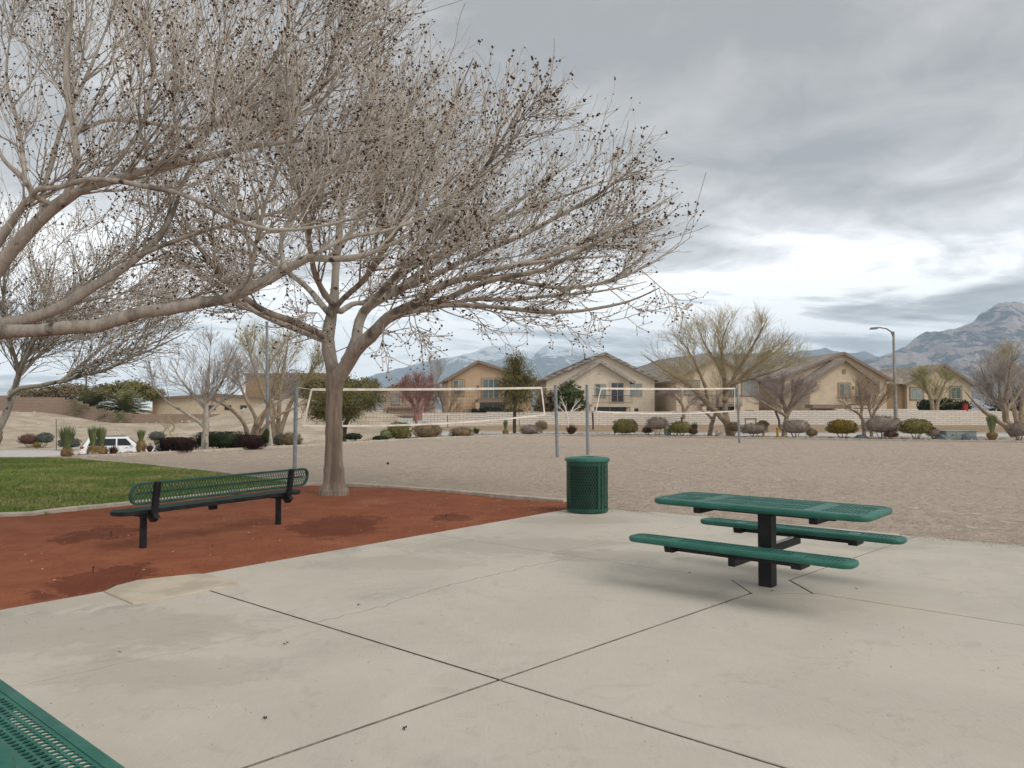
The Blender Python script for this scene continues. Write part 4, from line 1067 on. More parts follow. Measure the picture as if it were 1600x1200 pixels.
main_tree, _ = make_tree('shade_tree', 'bare grey tree with spreading crown of dark seed clusters beside the bench', TB, trunk, limbs, env1, LV, TM, 11, BUDS, centre=(TB.x, TB.y, 3.4), kb=12, tip=0.0045)

rs_ = np.random.RandomState(77)
hang = []
for pts in ([(601, 500), (598, 520), (600, 545), (612, 568)], [(648, 495), (652, 512), (668, 535), (700, 556)], [(560, 505), (590, 520), (640, 512)], [(700, 470), (735, 485), (760, 512), (785, 518)], [(640, 485), (642, 512), (660, 540)],
            [(505, 500), (495, 488), (488, 505), (498, 515)], [(480, 470), (478, 490), (470, 500)], [(850, 480), (880, 505), (905, 522), (925, 520)], [(905, 470), (940, 500), (985, 495)], [(800, 480), (830, 505), (870, 510)], [(950, 450), (1000, 485), (1050, 478)], [(1000, 420), (1040, 455), (1062, 470)]):
    hang.append((pxs(pts, TB.y - rs_.uniform(-1, 1)), rr([.9, .75, .6, .4], TB.y)[:len(pts)]))
LVh = [dict(src=[(0, 9)], t=(.25, 1), ang=(25, 65), len=(0.25, 0.7), n=6, up=0.05, wander=0.16, r=0.008, k=3),
       dict(src=[(1, 3)], t=(.3, 1), ang=(25, 65), len=(0.1, 0.3), n=4, up=0.1, wander=0.14, r=0.006, k=3)]
hp = [(catmull(p_, 10), np.interp(np.linspace(0, len(r_) - 1, 10), range(len(r_)), r_)) for p_, r_ in hang]
Ph, Rh = np.array([h_[0] for h_ in hp]), np.array([h_[1] for h_ in hp]); ch = [(Ph, Rh)]
for lv in LVh:
    st_, d_, r_ = spawn(ch[-1][0], ch[-1][1], lv['src'][0][1], *lv['t'], lv['ang'], rs_)
    Q, _ = grow(st_, d_, rs_.uniform(*lv['len'], len(st_)), lv['n'], lv['up'], lv['wander'], rs_)
    ch.append((Q, np.linspace(lv['r'], .0045, lv['n'])[None].repeat(len(Q), 0)))
V, F = join(ch, 4); tag(obj('hanging_twigs', np_mesh('hanging_twigs', V - np.array(TB), [F], M['twig'], True), main_tree), kind='stuff')
V, F = buds_mesh(np.concatenate([ch[1][0][:, -1], ch[2][0][:, -1]]), rs_, .014, .028, np.array(TB)); tag(obj('seed_clusters', np_mesh('seed_clusters', V, [F], M['bud']), main_tree), kind='stuff')
# second shade tree: stands just outside the left edge, its limbs reach into the picture
D = 10.0; LB = Vector((-7.4, D, 0))
trunk = [([(LB.x, LB.y, -0.15), (LB.x, LB.y, 0.02), (LB.x, LB.y, 0.3), (LB.x + .02, D, 1.0), (LB.x + .03, D, 1.7), (LB.x + .1, D, 2.45)], [.36, .3, .235, .205, .2, .2])]
F0 = (-84, 548)
limbs = [
    (pxs([(-90, 556), (-40, 530), (0, 519), (55, 518), (115, 510), (165, 506), (210, 489), (260, 483), (310, 474), (365, 464), (410, 443), (450, 420), (485, 402), (530, 405), (565, 400), (600, 386), (660, 360)], D, 9.4), rr([13.2, 11.9, 11.0, 10.6, 10.1, 9.7, 9.7, 9.2, 8.8, 8.4, 7.9, 7.0, 5.7, 4.8, 4.4, 3.5, 2.6], D)),
    (pxs([(-86, 545), (-40, 518), (0, 504), (40, 498), (82, 486), (120, 464), (160, 440), (190, 420), (225, 395), (255, 362), (275, 320), (290, 270)], D, 11.2), rr([10.6, 9.7, 9.2, 9.2, 8.8, 8.4, 7.9, 7.0, 6.6, 5.3, 4.4, 3.1], D)),
    (pxs([(-92, 545), (-50, 490), (-8, 428), (22, 390), (52, 355), (85, 325), (112, 305), (140, 291), (175, 282), (220, 268), (290, 253), (350, 240), (430, 222), (545, 216)], D, 9.0), rr([12.3, 11.4, 11.0, 10.6, 10.6, 9.7, 7.9, 7.0, 6.6, 5.7, 5.3, 4.8, 4.0, 2.6], D)),
    (pxs([(-95, 545), (-60, 470), (-15, 400), (15, 352), (38, 320), (52, 306), (40, 282), (18, 262), (0, 240), (-20, 190)], D, 9.4), rr([7.4, 6.8, 6.2, 6.2, 5.6, 5.0, 4.0, 3.7, 3.1, 2.5], D)),
    (pxs([(96, 318), (112, 285), (120, 240), (113, 190), (106, 140), (104, 90), (112, 20), (118, -60)], 9.5, 9.6), rr([5.6, 5.3, 5.0, 5.3, 5.0, 4.3, 3.4, 2.5], D)),
    (pxs([(52, 306), (62, 295), (90, 293), (130, 281), (180, 282), (230, 292), (290, 305), (360, 340), (430, 360), (520, 350), (600, 330)], 9.4, 8.2), rr([4.0, 4.0, 3.7, 3.7, 3.7, 3.6, 3.4, 2.8, 2.5, 1.9, 1.2], D)),
    (pxs([(115, 210), (135, 200), (170, 187), (215, 190), (260, 196), (320, 200), (390, 185), (470, 160)], 9.6, 10.8), rr([3.4, 3.4, 3.1, 3.1, 2.8, 2.5, 1.9, 1.2], D)),
    (pxs([(150, 285), (185, 250), (220, 200), (232, 160), (240, 110), (235, 50), (228, -30)], 9.4, 10.4), rr([3.4, 3.2, 3.1, 3.0, 2.8, 2.5, 1.9], D)),
    (pxs([(65, 340), (70, 290), (85, 240), (100, 190), (130, 130), (160, 60), (190, -20)], 9.6, 11.6), rr([4.3, 4.0, 3.7, 3.4, 3.1, 2.5, 1.9], D)),
    (pxs([(230, 266), (300, 225), (370, 160), (430, 90), (480, 10)], 9.2, 8.4), rr([3.4, 3.1, 2.8, 2.2, 1.6], D)),
    (pxs([(350, 240), (420, 200), (500, 140), (560, 70), (610, -10)], 9.1, 9.8), rr([3.1, 2.9, 2.5, 1.9, 1.2], D)),
    (pxs([(445, 423), (440, 380), (460, 330), (500, 280), (560, 240), (630, 200)], 9.5, 10.2), rr([3.7, 3.4, 3.1, 2.5, 1.9, 1.2], D)),
    (pxs([(365, 464), (390, 430), (400, 380), (420, 300), (450, 230), (470, 150)], 9.6, 8.2), rr([3.4, 3.1, 2.8, 2.5, 1.9, 1.2], D)),
    (pxs([(220, 398), (290, 370), (360, 350), (440, 330), (520, 300), (610, 275), (700, 250)], 10.8, 11.4), rr([3.7, 3.4, 3.1, 2.7, 2.4, 1.9, 1.2], D)),
    (pxs([(485, 402), (540, 372), (605, 360), (655, 342), (692, 327), (730, 312)], 9.4, 9.8), rr([3.4, 3.1, 2.7, 2.2, 1.9, 1.2], D)),
    (pxs([(40, 282), (30, 200), (10, 120), (20, 30)], 9.5, 10.4), rr([3.4, 3.1, 2.5, 1.9], D)),
]
env2 = ellipsoid((-5.5, D, 5.3), 5.2, 4.0, 4.6, 2.75)
LV2 = [dict(src=[(0, 9)], t=(.38, 1), ang=(25, 65), len=(0.9, 2.2), n=9, up=0.05, up0=0.2, wander=0.10, r=0.02, k=5, part='branches', out=0.35, soft=.06),
       dict(src=[(1, 7), (0, 6)], t=(.2, 1), ang=(22, 60), len=(0.5, 1.2), n=7, up=0.08, up0=0.16, wander=0.12, r=0.011, k=4, part='branches', out=0.3, soft=.07),
       dict(src=[(2, 4), (1, 4)], t=(.12, 1), ang=(20, 60), len=(0.25, 0.75), n=6, up=0.11, up0=0.12, wander=0.13, r=0.0065, k=3, out=0.2, soft=.08),
       dict(src=[(3, 1), (2, 1)], t=(.15, .95), ang=(25, 65), len=(0.1, 0.34), n=4, up=0.14, wander=0.12, r=0.0045, k=3, out=0.1, soft=.09)]
BUDS2 = dict(on=[(3, .6, (.98, .65)), (4, .5, (1.0,))], size=(0.011, 0.023), cluster=0.08)
make_tree('shade_tree', 'pale limbed bare tree reaching in from the left edge over the lawn', LB, trunk, limbs, env2, LV2, TM, 23, BUDS2, centre=(-7.0, D, 2.4), kb=12, tip=0.0036)

# third shade tree, at the far end of the lawn
D = 21.2; CB = at(-14, 733, D); CB.z = 0
trunk = [([(CB.x, CB.y, -.15), (CB.x, CB.y, .05), (CB.x + .05, CB.y, .5), (CB.x + .15, CB.y, 1.0)], [.28, .22, .16, .14])]
limbs = [
    (pxs([(-6, 678), (10, 645), (22, 612), (28, 590), (38, 560), (60, 510), (80, 440), (90, 380)], D, D + 1), rr([5.8, 5.4, 5.0, 4.3, 3.6, 2.9, 2.2, 1.4], D)),
    (pxs([(14, 622), (30, 607), (60, 603), (95, 596), (130, 585), (165, 578), (200, 560), (240, 545), (290, 520)], D, D - 1.5), rr([3.6, 3.5, 3.2, 3.0, 2.9, 2.6, 2.2, 1.7, 1.3], D)),
    (pxs([(-4, 660), (-30, 600), (-60, 540), (-90, 470)], D, D - 1), rr([4.3, 3.6, 2.9, 1.8], D)),
    (pxs([(28, 590), (60, 555), (110, 510), (160, 480), (220, 440)], D + .2, D + 2.4), rr([3.2, 2.9, 2.5, 2.2, 1.4], D)),
    (pxs([(24, 605), (40, 560), (75, 500), (130, 450), (180, 390)], D + .2, D - 2.6), rr([3.2, 2.9, 2.4, 2.0, 1.4], D)),
    (pxs([(30, 580), (15, 530), (5, 470), (10, 400)], D + .2, D - 1.6), rr([3.2, 2.9, 2.2, 1.4], D)),
    (pxs([(95, 596), (140, 560), (190, 520), (260, 480)], D - .6, D + 1.0), rr([2.6, 2.3, 1.9, 1.3], D)),
]
env3 = ellipsoid((-12.4, D, 4.3), 4.4, 4.2, 3.4, 2.1)
LV3 = [dict(src=[(0, 11)], t=(.25, 1), ang=(25, 60), len=(1.0, 2.2), n=7, up=0.035, up0=0.1, wander=0.10, r=0.025, k=4, part='branches', out=0.4),
       dict(src=[(1, 9), (0, 6)], t=(.15, 1), ang=(22, 60), len=(0.6, 1.3), n=5, up=0.07, up0=0.1, wander=0.12, r=0.013, k=3, part='branches', out=0.3),
       dict(src=[(2, 7), (1, 5)], t=(.12, 1), ang=(20, 65), len=(0.25, 0.8), n=4, up=0.10, wander=0.13, r=0.008, k=3, out=0.2)]
make_tree('shade_tree', 'bare seed hung tree beyond the lawn at the left edge', CB, trunk, limbs, env3, LV3, TM, 31, dict(on=[(3, .7, (.98, .6))], size=(0.014, 0.026), cluster=0.04), centre=(CB.x, CB.y, 1.5), kb=8, tip=0.0065)
# two orange leaves that never fell
for q, (x, y, D) in (('lone orange dead leaf hanging among the upper left twigs', (432, 207, 9.3)), ('pale curled dead leaf at the right tip of the crown', (1078, 479, 14.4))):
    p_ = at(x, y, D); mb = MB(); rg = random.Random(int(x))
    for i in range(3):
        a = Vector((rg.uniform(-.07, .07), rg.uniform(-.03, .03), rg.uniform(-.05, .05)))
        mb.poly([a + Vector((-.045, 0, 0)), a + Vector((0, .02, -.03)), a + Vector((.05, 0, .01)), a + Vector((.01, -.015, .035))])
    mb.v = [tuple(v) for v in mb.v]
    o = mb.build('dead_leaf', M['orangeleaf'] if x < 800 else M['tape'], None, loc=tuple(p_)); tag(o, q, 'leaf')
# ------------------------------------------------------------------ shrubs, desert plants, background trees
def leaves(pts, nrm, rs, s0, s1, asp, tilt=0.8, along=False):
    """small four-cornered leaves at pts"""
    n = len(pts); s = rs.uniform(s0, s1, n)[:, None]
    nn = norm(nrm + rs.normal(0, tilt, (n, 3)))
    a = norm(np.cross(nn, rs.normal(0, 1, (n, 3)))); b_ = np.cross(nn, a)
    if along: a, b_ = nn, a
    V = np.stack([pts - a * s, pts + b_ * s * asp, pts + a * s, pts - b_ * s * asp], 1).reshape(-1, 3)
    return V, np.arange(n * 4).reshape(-1, 4)
def shell_pts(rs, n, rx, ry, rz, p=2.0, depth=0.15, lowcut=-0.7):
    u = norm(rs.normal(0, 1, (n, 3))); u = u[u[:, 2] > lowcut]
    k = (np.abs(u) ** p).sum(1) ** (-1 / p)
    lump = np.array([mnoise.noise(Vector(q) * 2.3) for q in u]) * (0.20 if p < 4.5 else 0.05)
    r = (k * (1 + lump) * (1 - depth * rs.uniform(0, 1, len(u)) ** 2))[:, None]
    return u * r * np.array([rx, ry, rz]), u
def shrub(label, px, py, wpx, hpx, D, mat, p=2.0, stem=0.15, kind='leaf', n=900, ls=(0.02, 0.045), name='shrub', group=None, cat='shrub', flat=1.0):
    rs = np.random.RandomState(int(px * 7 + py) % 9999)
    b_ = at(px, py, D); W_ = wpx / FPX * D; Hh = hpx / FPX * D
    gz = min(b_.z, b_.z); t = thing(name, label, cat, (b_.x, b_.y, gz), 0, group)
    rx, rz = W_ / 2, Hh / 2 * (1 - stem * .5); cz = Hh - rz
    ry = rx * 0.85 * flat
    pts, nr = shell_pts(rs, n, rx, ry, rz, p)
    pts[:, 2] += cz
    V, F = leaves(pts, nr, rs, ls[0], ls[1], 0.5 if kind == 'leaf' else 0.10, 0.7 if kind == 'leaf' else 0.35, kind != 'leaf')
    cp, _ = shell_pts(rs, 10, rx, ry, rz, p)
    # solid inner mass so that the crown is not see-through
    k = 14; rings = []
    ang = np.linspace(0, 2 * math.pi, k, endpoint=False); el = np.linspace(-1.2, 1.5, 7)
    A, E = np.meshgrid(ang, el); u = np.stack([np.cos(A) * np.cos(E), np.sin(A) * np.cos(E), np.sin(E)], -1)
    kk = (np.abs(u) ** p).sum(-1) ** (-1 / p) * (0.84 + rs.uniform(-.05, .03, A.shape))
    core = (u * kk[..., None] * np.array([rx, ry, rz])).reshape(-1, 3); core[:, 2] += cz
    i = np.arange(6)[:, None] * k + np.arange(k)[None]; i2 = np.arange(6)[:, None] * k + (np.arange(k) + 1)[None] % k
    Fc = np.stack([i, i2, i2 + k, i + k], -1).reshape(-1, 4)
    obj('foliage', np_mesh('foliage', np.concatenate([V, core]), [np.concatenate([F, Fc + len(V)])], M[mat]), t)
    mb = MB()
    for q in range(6):
        a = q * 1.05 + rs.uniform(0, .5); mb.tube([(0.12 * rx * math.cos(a), 0.12 * rx * math.sin(a), -0.15), (0.3 * rx * math.cos(a), 0.3 * ry * math.sin(a), Hh * stem * 0.6), (0.7 * rx * math.cos(a), 0.7 * ry * math.sin(a), cz)], [0.02, 0.018, 0.008], 5)
    mb.build('stems', M['wood_tan'], t)
    return t
def tuft(label, px, py, wpx, hpx, D, mat, n=70, bulb=0.0, bw=0.0, spread=0.35, name='desert_plant', cat='plant', group=None, flat_top=True, wid=0.014):
    """upright blades, optionally out of a thatched bulb (bulb, bw in pixels)"""
    rs = np.random.RandomState(int(px * 3 + py) % 9999)
    b_ = at(px, py, D); s = D / FPX
    t = thing(name, label, cat, tuple(b_), 0, group)
    z0 = bulb * s * 0.85
    if bulb:
        r = bw * s / 2; h = bulb * s
        prof = [(r * .55, -0.12), (r * .8, 0.0), (r * 1.0, h * .3), (r * .95, h * .55), (r * .7, h * .85), (r * .35, h * 1.0), (0.0, h * 1.02)]
        mb = MB().lathe(prof, 14); mb.v = [(x * (1 + rs.normal(0, .05)), y * (1 + rs.normal(0, .05)), z) for x, y, z in mb.v]
        mb.build('bulb', M['bulb'], t)
        pts, nr = shell_pts(rs, 260, r * 1.02, r * 1.02, h * .55, 2.2); pts[:, 2] += h * .5
        V, F = leaves(pts, nr * .3 + np.array([0, 0, -1.0]), rs, .03, .06, .2, .3, True)
        obj('thatch', np_mesh('thatch', V, [F], M['bulb']), t)
    V = []; F = []
    Hh = hpx * s - z0
    for i in range(n):
        a = rs.uniform(0, 6.28); rad = math.sqrt(rs.uniform(0, 1)); lean = rad * wpx * s * 0.5
        h = Hh * (rs.uniform(.82, 1.02) if flat_top else rs.uniform(.55, 1.0)) * (1 - spread * rad * .35)
        c, sn = math.cos(a), math.sin(a); w = wid * rs.uniform(.7, 1.3); o_ = rad * wpx * s * .12
        k = len(V); tx, ty = -sn * w, c * w
        V += [(o_ * c - tx, o_ * sn - ty, z0), (o_ * c + tx, o_ * sn + ty, z0), ((o_ + lean * .45) * c + tx * .8, (o_ + lean * .45) * sn + ty * .8, z0 + h * .62), ((o_ + lean * .45) * c - tx * .8, (o_ + lean * .45) * sn - ty * .8, z0 + h * .62), (lean * c, lean * sn, z0 + h)]
        F += [(k, k + 1, k + 2, k + 3)]; F.append((k + 3, k + 2, k + 4, k + 4))
    me = bpy.data.meshes.new('blades'); me.from_pydata([tuple(v) for v in V], [], [f if f[2] != f[3] else f[:3] for f in F]); me.materials.append(M[mat]); obj('blades', me, t)
    return t
def bed_y(px, py): return g(px, py).y
GS = 'rounded shrubs in the gravel planter beyond the sand'
def dk(px, off=0.9):                                    # a spot in the planter behind the court kerb along this pixel column
    D = 40.0
    for _ in range(12): D = float(court_y((px - 800) / FPX * D)) + off
    return D
for args in [
    ('clipped yellow green shrub right of the shade tree trunk', 624, 689, 38, 29, dk(624), 'leaf_olive', 3.0, .05, 'leaf', 1600),
    ('olive brown dome shrub in front of the white cabinets', 664, 688, 34, 27, dk(664, 1.2), 'leaf_brown', 2.4, .1, 'needle', 1500),
    ('low brown shrub at the right shoulder of the olive dome', 679, 684, 22, 20, dk(679, 2.2), 'leaf_brown', 2.4, .1, 'needle', 900),
    ('flat brown dome shrub in front of the tan house', 721, 685, 37, 17, dk(721, .9), 'leaf_brown', 2.4, .05, 'needle', 1400),
    ('greyish twiggy shrub left of the first net right post', 828, 681, 32, 17, dk(828, 1.0), 'leaf_mauve', 2.3, .05, 'needle', 1200),
    ('brown block shaped shrub near the first net right post', 846, 673, 18, 15, dk(846, 4), 'leaf_brown', 3.5, .05, 'needle', 700),
    ('broad yellow green shrub left of the lollipop shrub', 977, 679, 37, 24, dk(977, .9), 'leaf_olive', 3.2, .03, 'leaf', 1800),
    ('brown lollipop shrub on a short bare stem', 1027, 678, 33, 26, dk(1027, .9), 'leaf_mauve', 2.6, .4, 'needle', 1500),
    ('dark reddish low shrub beside the lollipop shrub', 1011, 678, 17, 11, dk(1011, .9), 'leaf_redgrass', 2.0, .05, 'needle', 500),
    ('yellow green shrub under the bare yellow tree', 1063, 679, 34, 20, dk(1063, .9), 'leaf_olive', 3.0, .03, 'leaf', 1500),
    ('small rusty shrub at the foot of the bare yellow tree', 1083, 680, 14, 11, dk(1083, 1), 'leaf_redgrass', 2.0, .05, 'needle', 400),
    ('dark shrub just left of the far net post', 1147, 676, 20, 17, dk(1147, 2.5), 'leaf_brown', 2.2, .05, 'needle', 700),
    ('wide brown mound shrub right of the far net post', 1178, 682, 40, 20, dk(1178, .9), 'leaf_mauve', 2.6, .25, 'needle', 1600),
    ('small olive shrub peeking over the wide brown mound', 1192, 671, 20, 14, dk(1192, 4), 'leaf_olive', 2.0, .1, 'leaf', 600),
    ('brown vase shaped shrub by the small mauve tree', 1243, 683, 42, 27, dk(1243, .9), 'leaf_mauve', 2.6, .3, 'needle', 1700),
    ('low tan shrub at the right foot of the vase shaped shrub', 1268, 683, 18, 13, dk(1268, .8), 'leaf_brown', 2.0, .05, 'needle', 500),
    ('round golden yellow shrub on a dark stem', 1316, 683, 45, 27, dk(1316, .9), 'leaf_gold', 2.5, .22, 'leaf', 2200),
    ('large greyish mauve shrub around the street lamp base', 1378, 683, 56, 33, dk(1378, 1.1), 'leaf_mauve', 2.8, .3, 'needle', 2200),
    ('small rusty bush under the mauve shrub', 1392, 684, 22, 9, dk(1392, .7), 'leaf_redgrass', 2.0, .05, 'needle', 500),
    ('olive gold round shrub right of the street lamp', 1432, 683, 46, 28, dk(1432, .9), 'leaf_olive', 2.6, .2, 'leaf', 2200),
    ('low greyish shrub tucked behind the olive gold shrub', 1459, 684, 20, 14, dk(1459, .8), 'leaf_mauve', 2.0, .05, 'needle', 500),
    ('brown shrub at the right picture edge', 1592, 686, 30, 26, dk(1592, .9), 'leaf_mauve', 2.6, .2, 'needle', 900),
    ('dark low shrub right of the shade tree trunk base', 552, 688, 26, 11, dk(552, 4), 'leaf_dark', 2.4, .05, 'leaf', 600),
    ('little dark bush left of the clipped yellow green shrub', 594, 690, 24, 9, dk(594, 1.0), 'leaf_dark', 2.2, .05, 'leaf', 500),
    ('sparse pale green bush beside the clipped shrub', 603, 689, 20, 18, dk(603, 1.6), 'leaf_spike', 2.0, .05, 'leaf', 450),
    ('pale green bush left of the first net left post', 440, 698, 24, 20, dk(440, 2.5), 'leaf_grey', 2.2, .05, 'needle', 700),
    ('tan dry bush behind the first net left post', 455, 699, 32, 22, dk(455, 1.0), 'leaf_brown', 2.4, .05, 'needle', 1200),
]:
    lab, px, py, w, h, D, mt, pp, st, kd, n = args
    shrub(lab, px, py, w, h, D, mt, pp, st, kd, n, (0.03, 0.06) if kd == 'leaf' else (0.05, 0.10), group=GS)
# clipped hedges by the parked car
GH = 'clipped hedges at the left end of the sand court'
for lab, px, py, w, h, D, mt, p in [
    ('boxy dark maroon hedge in front of the white car bonnet', 276, 706, 54, 22, dk(276, .8), 'leaf_maroon', 9),
    ('rounded dark maroon hedge under the multi stemmed tree', 383, 704, 60, 24, dk(383, .8), 'leaf_maroon', 5),
    ('long dark green hedge behind the small grey tree', 344, 700, 74, 25, dk(344, 2.2), 'leaf_dark', 8),
    ('pale olive hedge end behind the rounded maroon hedge', 357, 702, 30, 23, dk(357, 1.5), 'leaf_olive', 4),
    ('green hedge right of the multi stemmed tree', 409, 694, 20, 24, dk(409, 3.5), 'leaf_green', 5)]:
    shrub(lab, px, py, w, h, D, mt, p, .02, 'leaf', 3000, (.02, .045), name='hedge', group=GH, cat='hedge')
shrub('grey green ball shrub behind the white car bonnet', 245, 690, 26, 16, 44, 'leaf_grey', 2.2, .02, 'leaf', 800)
shrub('grey green ball shrub behind the leftmost thatched plant', 108, 701, 32, 17, 60, 'leaf_grey', 2.2, .02, 'leaf', 900, (.05, .09))
shrub('dark grey green ball shrub across the road at far left', 70, 694, 24, 18, 64, 'leaf_grey', 2.2, .02, 'leaf', 700, (.05, .09))
shrub('rusty brown scrub across the road at far left', 45, 696, 32, 18, 64, 'leaf_redgrass', 2.0, .02, 'needle', 700, (.08, .16))
shrub('small yellow tuft bush across the road', 57, 700, 12, 9, 62, 'leaf_gold', 2.0, .02, 'needle', 300, (.08, .14))
# thatched bulb plants and tufts
GT = 'thatched bulb plants with upright leaves'
tuft('thatched bulb plant with tall leaves at the lawn corner', 104, 715, 32, 54, 26.2, 'leaf_spike', 170, 16, 17, group=GT)
tuft('left of the paired thatched bulb plants by the car', 145, 711, 20, 50, 27.5, 'leaf_spike', 150, 15, 17, group=GT)
tuft('right of the paired thatched bulb plants by the car', 158, 711, 20, 50, 27.7, 'leaf_spike', 150, 14, 18, group=GT)
tuft('thatched bulb plant before the car front door', 220, 706, 17, 38, 28.6, 'leaf_spike', 100, 18, 14, group=GT)
tuft('tall thatched bulb plant between shade trees at right', 1550, 684, 20, 40, dk(1550, 1.0), 'leaf_spike', 150, 9, 15, group=GT, wid=.03)
tuft('small thatched bulb plant before the white wall', 790, 680, 11, 27, dk(790, 2.0), 'leaf_spike', 60, 9, 9, group=GT, wid=.025)
GR = 'spiky grass tufts in the planter'
tuft('dark red grass tuft below the car rear door', 177, 710, 22, 19, 27.8, 'leaf_redgrass', 110, 0, 0, 1.0, flat_top=False, group=GR, cat='grass tuft', name='grass_tuft')
tuft('dark red grass tuft left of the boxy maroon hedge', 234, 706, 18, 18, 28.4, 'leaf_redgrass', 100, 0, 0, 1.0, flat_top=False, group=GR, cat='grass tuft', name='grass_tuft')
tuft('reddish grass fountain between the two net posts', 893, 678, 28, 19, dk(893, .9), 'leaf_redgrass', 220, 0, 0, 1.0, flat_top=False, group=GR, cat='grass tuft', name='grass_tuft', wid=.02)
tuft('green agave tuft before the tan house wall', 744, 678, 17, 15, dk(744, 2.0), 'leaf_green', 60, 0, 0, 1.0, flat_top=False, group=GR, cat='grass tuft', name='grass_tuft', wid=.03)
tuft('spiky green tuft above the yellow green shrub', 1085, 676, 15, 22, dk(1085, 2.5), 'leaf_green', 60, 0, 0, .7, flat_top=False, group=GR, cat='grass tuft', name='grass_tuft', wid=.03)
tuft('spiky tuft at the left of the broad yellow green shrub', 961, 677, 12, 21, dk(961, 2.0), 'leaf_green', 40, 0, 0, .9, flat_top=False, group=GR, cat='grass tuft', name='grass_tuft', wid=.03)
tuft('small dark agave right of the olive gold shrub', 1459, 673, 10, 9, dk(1459, 3), 'leaf_redgrass', 40, 0, 0, .9, flat_top=False, group=GR, cat='grass tuft', name='grass_tuft', wid=.03)
# rocks of the planter, too many to count
rg = random.Random(12); V = []; F = []
def rock(x, y, z, r):
    k = len(V); pts = []
    for q in range(6):
        a = q * 1.047 + rg.uniform(-.3, .3); V.append((x + r * math.cos(a) * rg.uniform(.8, 1.2), y + r * math.sin(a) * rg.uniform(.6, 1.), z - r * .2))
    V.append((x + rg.uniform(-.2, .2) * r, y, z + r * rg.uniform(.45, .9)))
    for q in range(6): F.append((k + q, k + (q + 1) % 6, k + 6))
for i in range(5200):
    x = rg.uniform(-15.2, 40); y = float(court_y(x)) + 0.15 + 3.2 * rg.random() ** 1.5
    rock(x, y, h1(x, y) + 0.06, rg.choice([.04, .05, .06, .07, .09, .13]) * rg.uniform(.7, 1.3))
o = obj('planter_rocks', np_mesh('planter_rocks', np.array(V), [np.array(F)], M['rock'])); tag(o, 'scattered tan landscape rocks along the far kerb of the sand', 'rocks', kind='stuff')
V = []; F = []
for i in range(900):
    x = rg.uniform(-75, -12); y = 63 + 36 * rg.random(); rock(x, y, h1(x, y) + .03, rg.choice([.06, .09, .12, .2]) * rg.uniform(.7, 1.3))
o = obj('dirt_lot_stones', np_mesh('dirt_lot_stones', np.array(V), [np.array(F)], M['dirt'])); tag(o, 'stones strewn over the pale dirt lot at left', 'stones', kind='stuff')
for lab, px, py, w, h in [('dark boulder beside the green utility boxes', 1515, 686, 24, 10), ('grey boulder left of the utility boxes', 1474, 687, 22, 7), ('grey boulder behind the golden shrub', 1346, 686, 22, 7), ('pinkish boulder under the bare yellow tree', 1124, 680, 14, 9)]:
    b_ = at(px, py, dk(px, .7)); s = b_.y / FPX; rs = np.random.RandomState(px)
    bm = bmesh.new(); bmesh.ops.create_icosphere(bm, subdivisions=2, radius=1)
    for v in bm.verts:
        k = 1 + .35 * mnoise.noise(v.co * 1.6 + Vector((px, 0, 0))); v.co = Vector((v.co.x * w * s / 2, v.co.y * w * s * .4, v.co.z * h * s)) * k
    me = bpy.data.meshes.new('boulder'); bm.to_mesh(me); bm.free(); me.materials.append(M['rock'] if 'pink' in lab else M['pole_grey'])
    tag(obj('boulder', me, None, (b_.x, b_.y, b_.z)), lab, 'boulder', 'boulders in the planter')

# ---- middle distance and far bare trees
def bare(label, stems, env, mats, seed, nb=(8, 7, 5), lens=((.9, 2.0), (.5, 1.2), (.25, .7)), up=(0.03, .06, .08), tip=.008, group='bare trees beyond the sand', base=None, name='bare_tree', trunk=None, out=.35, t0=.3, ang=(22, 55), r=(.03, .018, .011)):
    tip = tip * .72; r = tuple(q * .8 for q in r)
    LVx = [dict(src=[(0, nb[0])], t=(t0, 1), ang=ang, len=lens[0], n=6, up=up[0], up0=.08, wander=.09, r=r[0], k=4, part='branches', out=out),
           dict(src=[(1, max(2, int(nb[1] * .8))), (0, 3)], t=(.15, 1), ang=ang, len=lens[1], n=5, up=up[1], up0=.08, wander=.1, r=r[1], k=3, out=out * .8),
           dict(src=[(2, max(1, int(nb[2] * .85))), (1, 2)], t=(.12, 1), ang=(18, 60), len=lens[2], n=4, up=up[2], wander=.12, r=r[2], k=3, out=out * .5)]
    base = stems[0][0][0] if base is None else base
    return make_tree(name, label, (base[0], base[1], base[2]), trunk or [], stems, env, LVx, mats, seed, None, group, centre=(base[0], base[1], base[2] + .8), tip=tip, kb=7)
def env_px(cx, cy, rxp, rup, rlow, D, ry=None):
    c = at(cx, cy, D); s = D / FPX; return ellipsoid(tuple(c), rxp * s, (ry or rxp) * s, rup * s, rlow * s)
def st(lst, D, dd, rad): return (pxs(lst, D, D + dd), rr(rad, D))
GY = (M['wood_tan'], M['wood_tan'], M['twig_grey'], M['twig_grey'])
D = 31.0
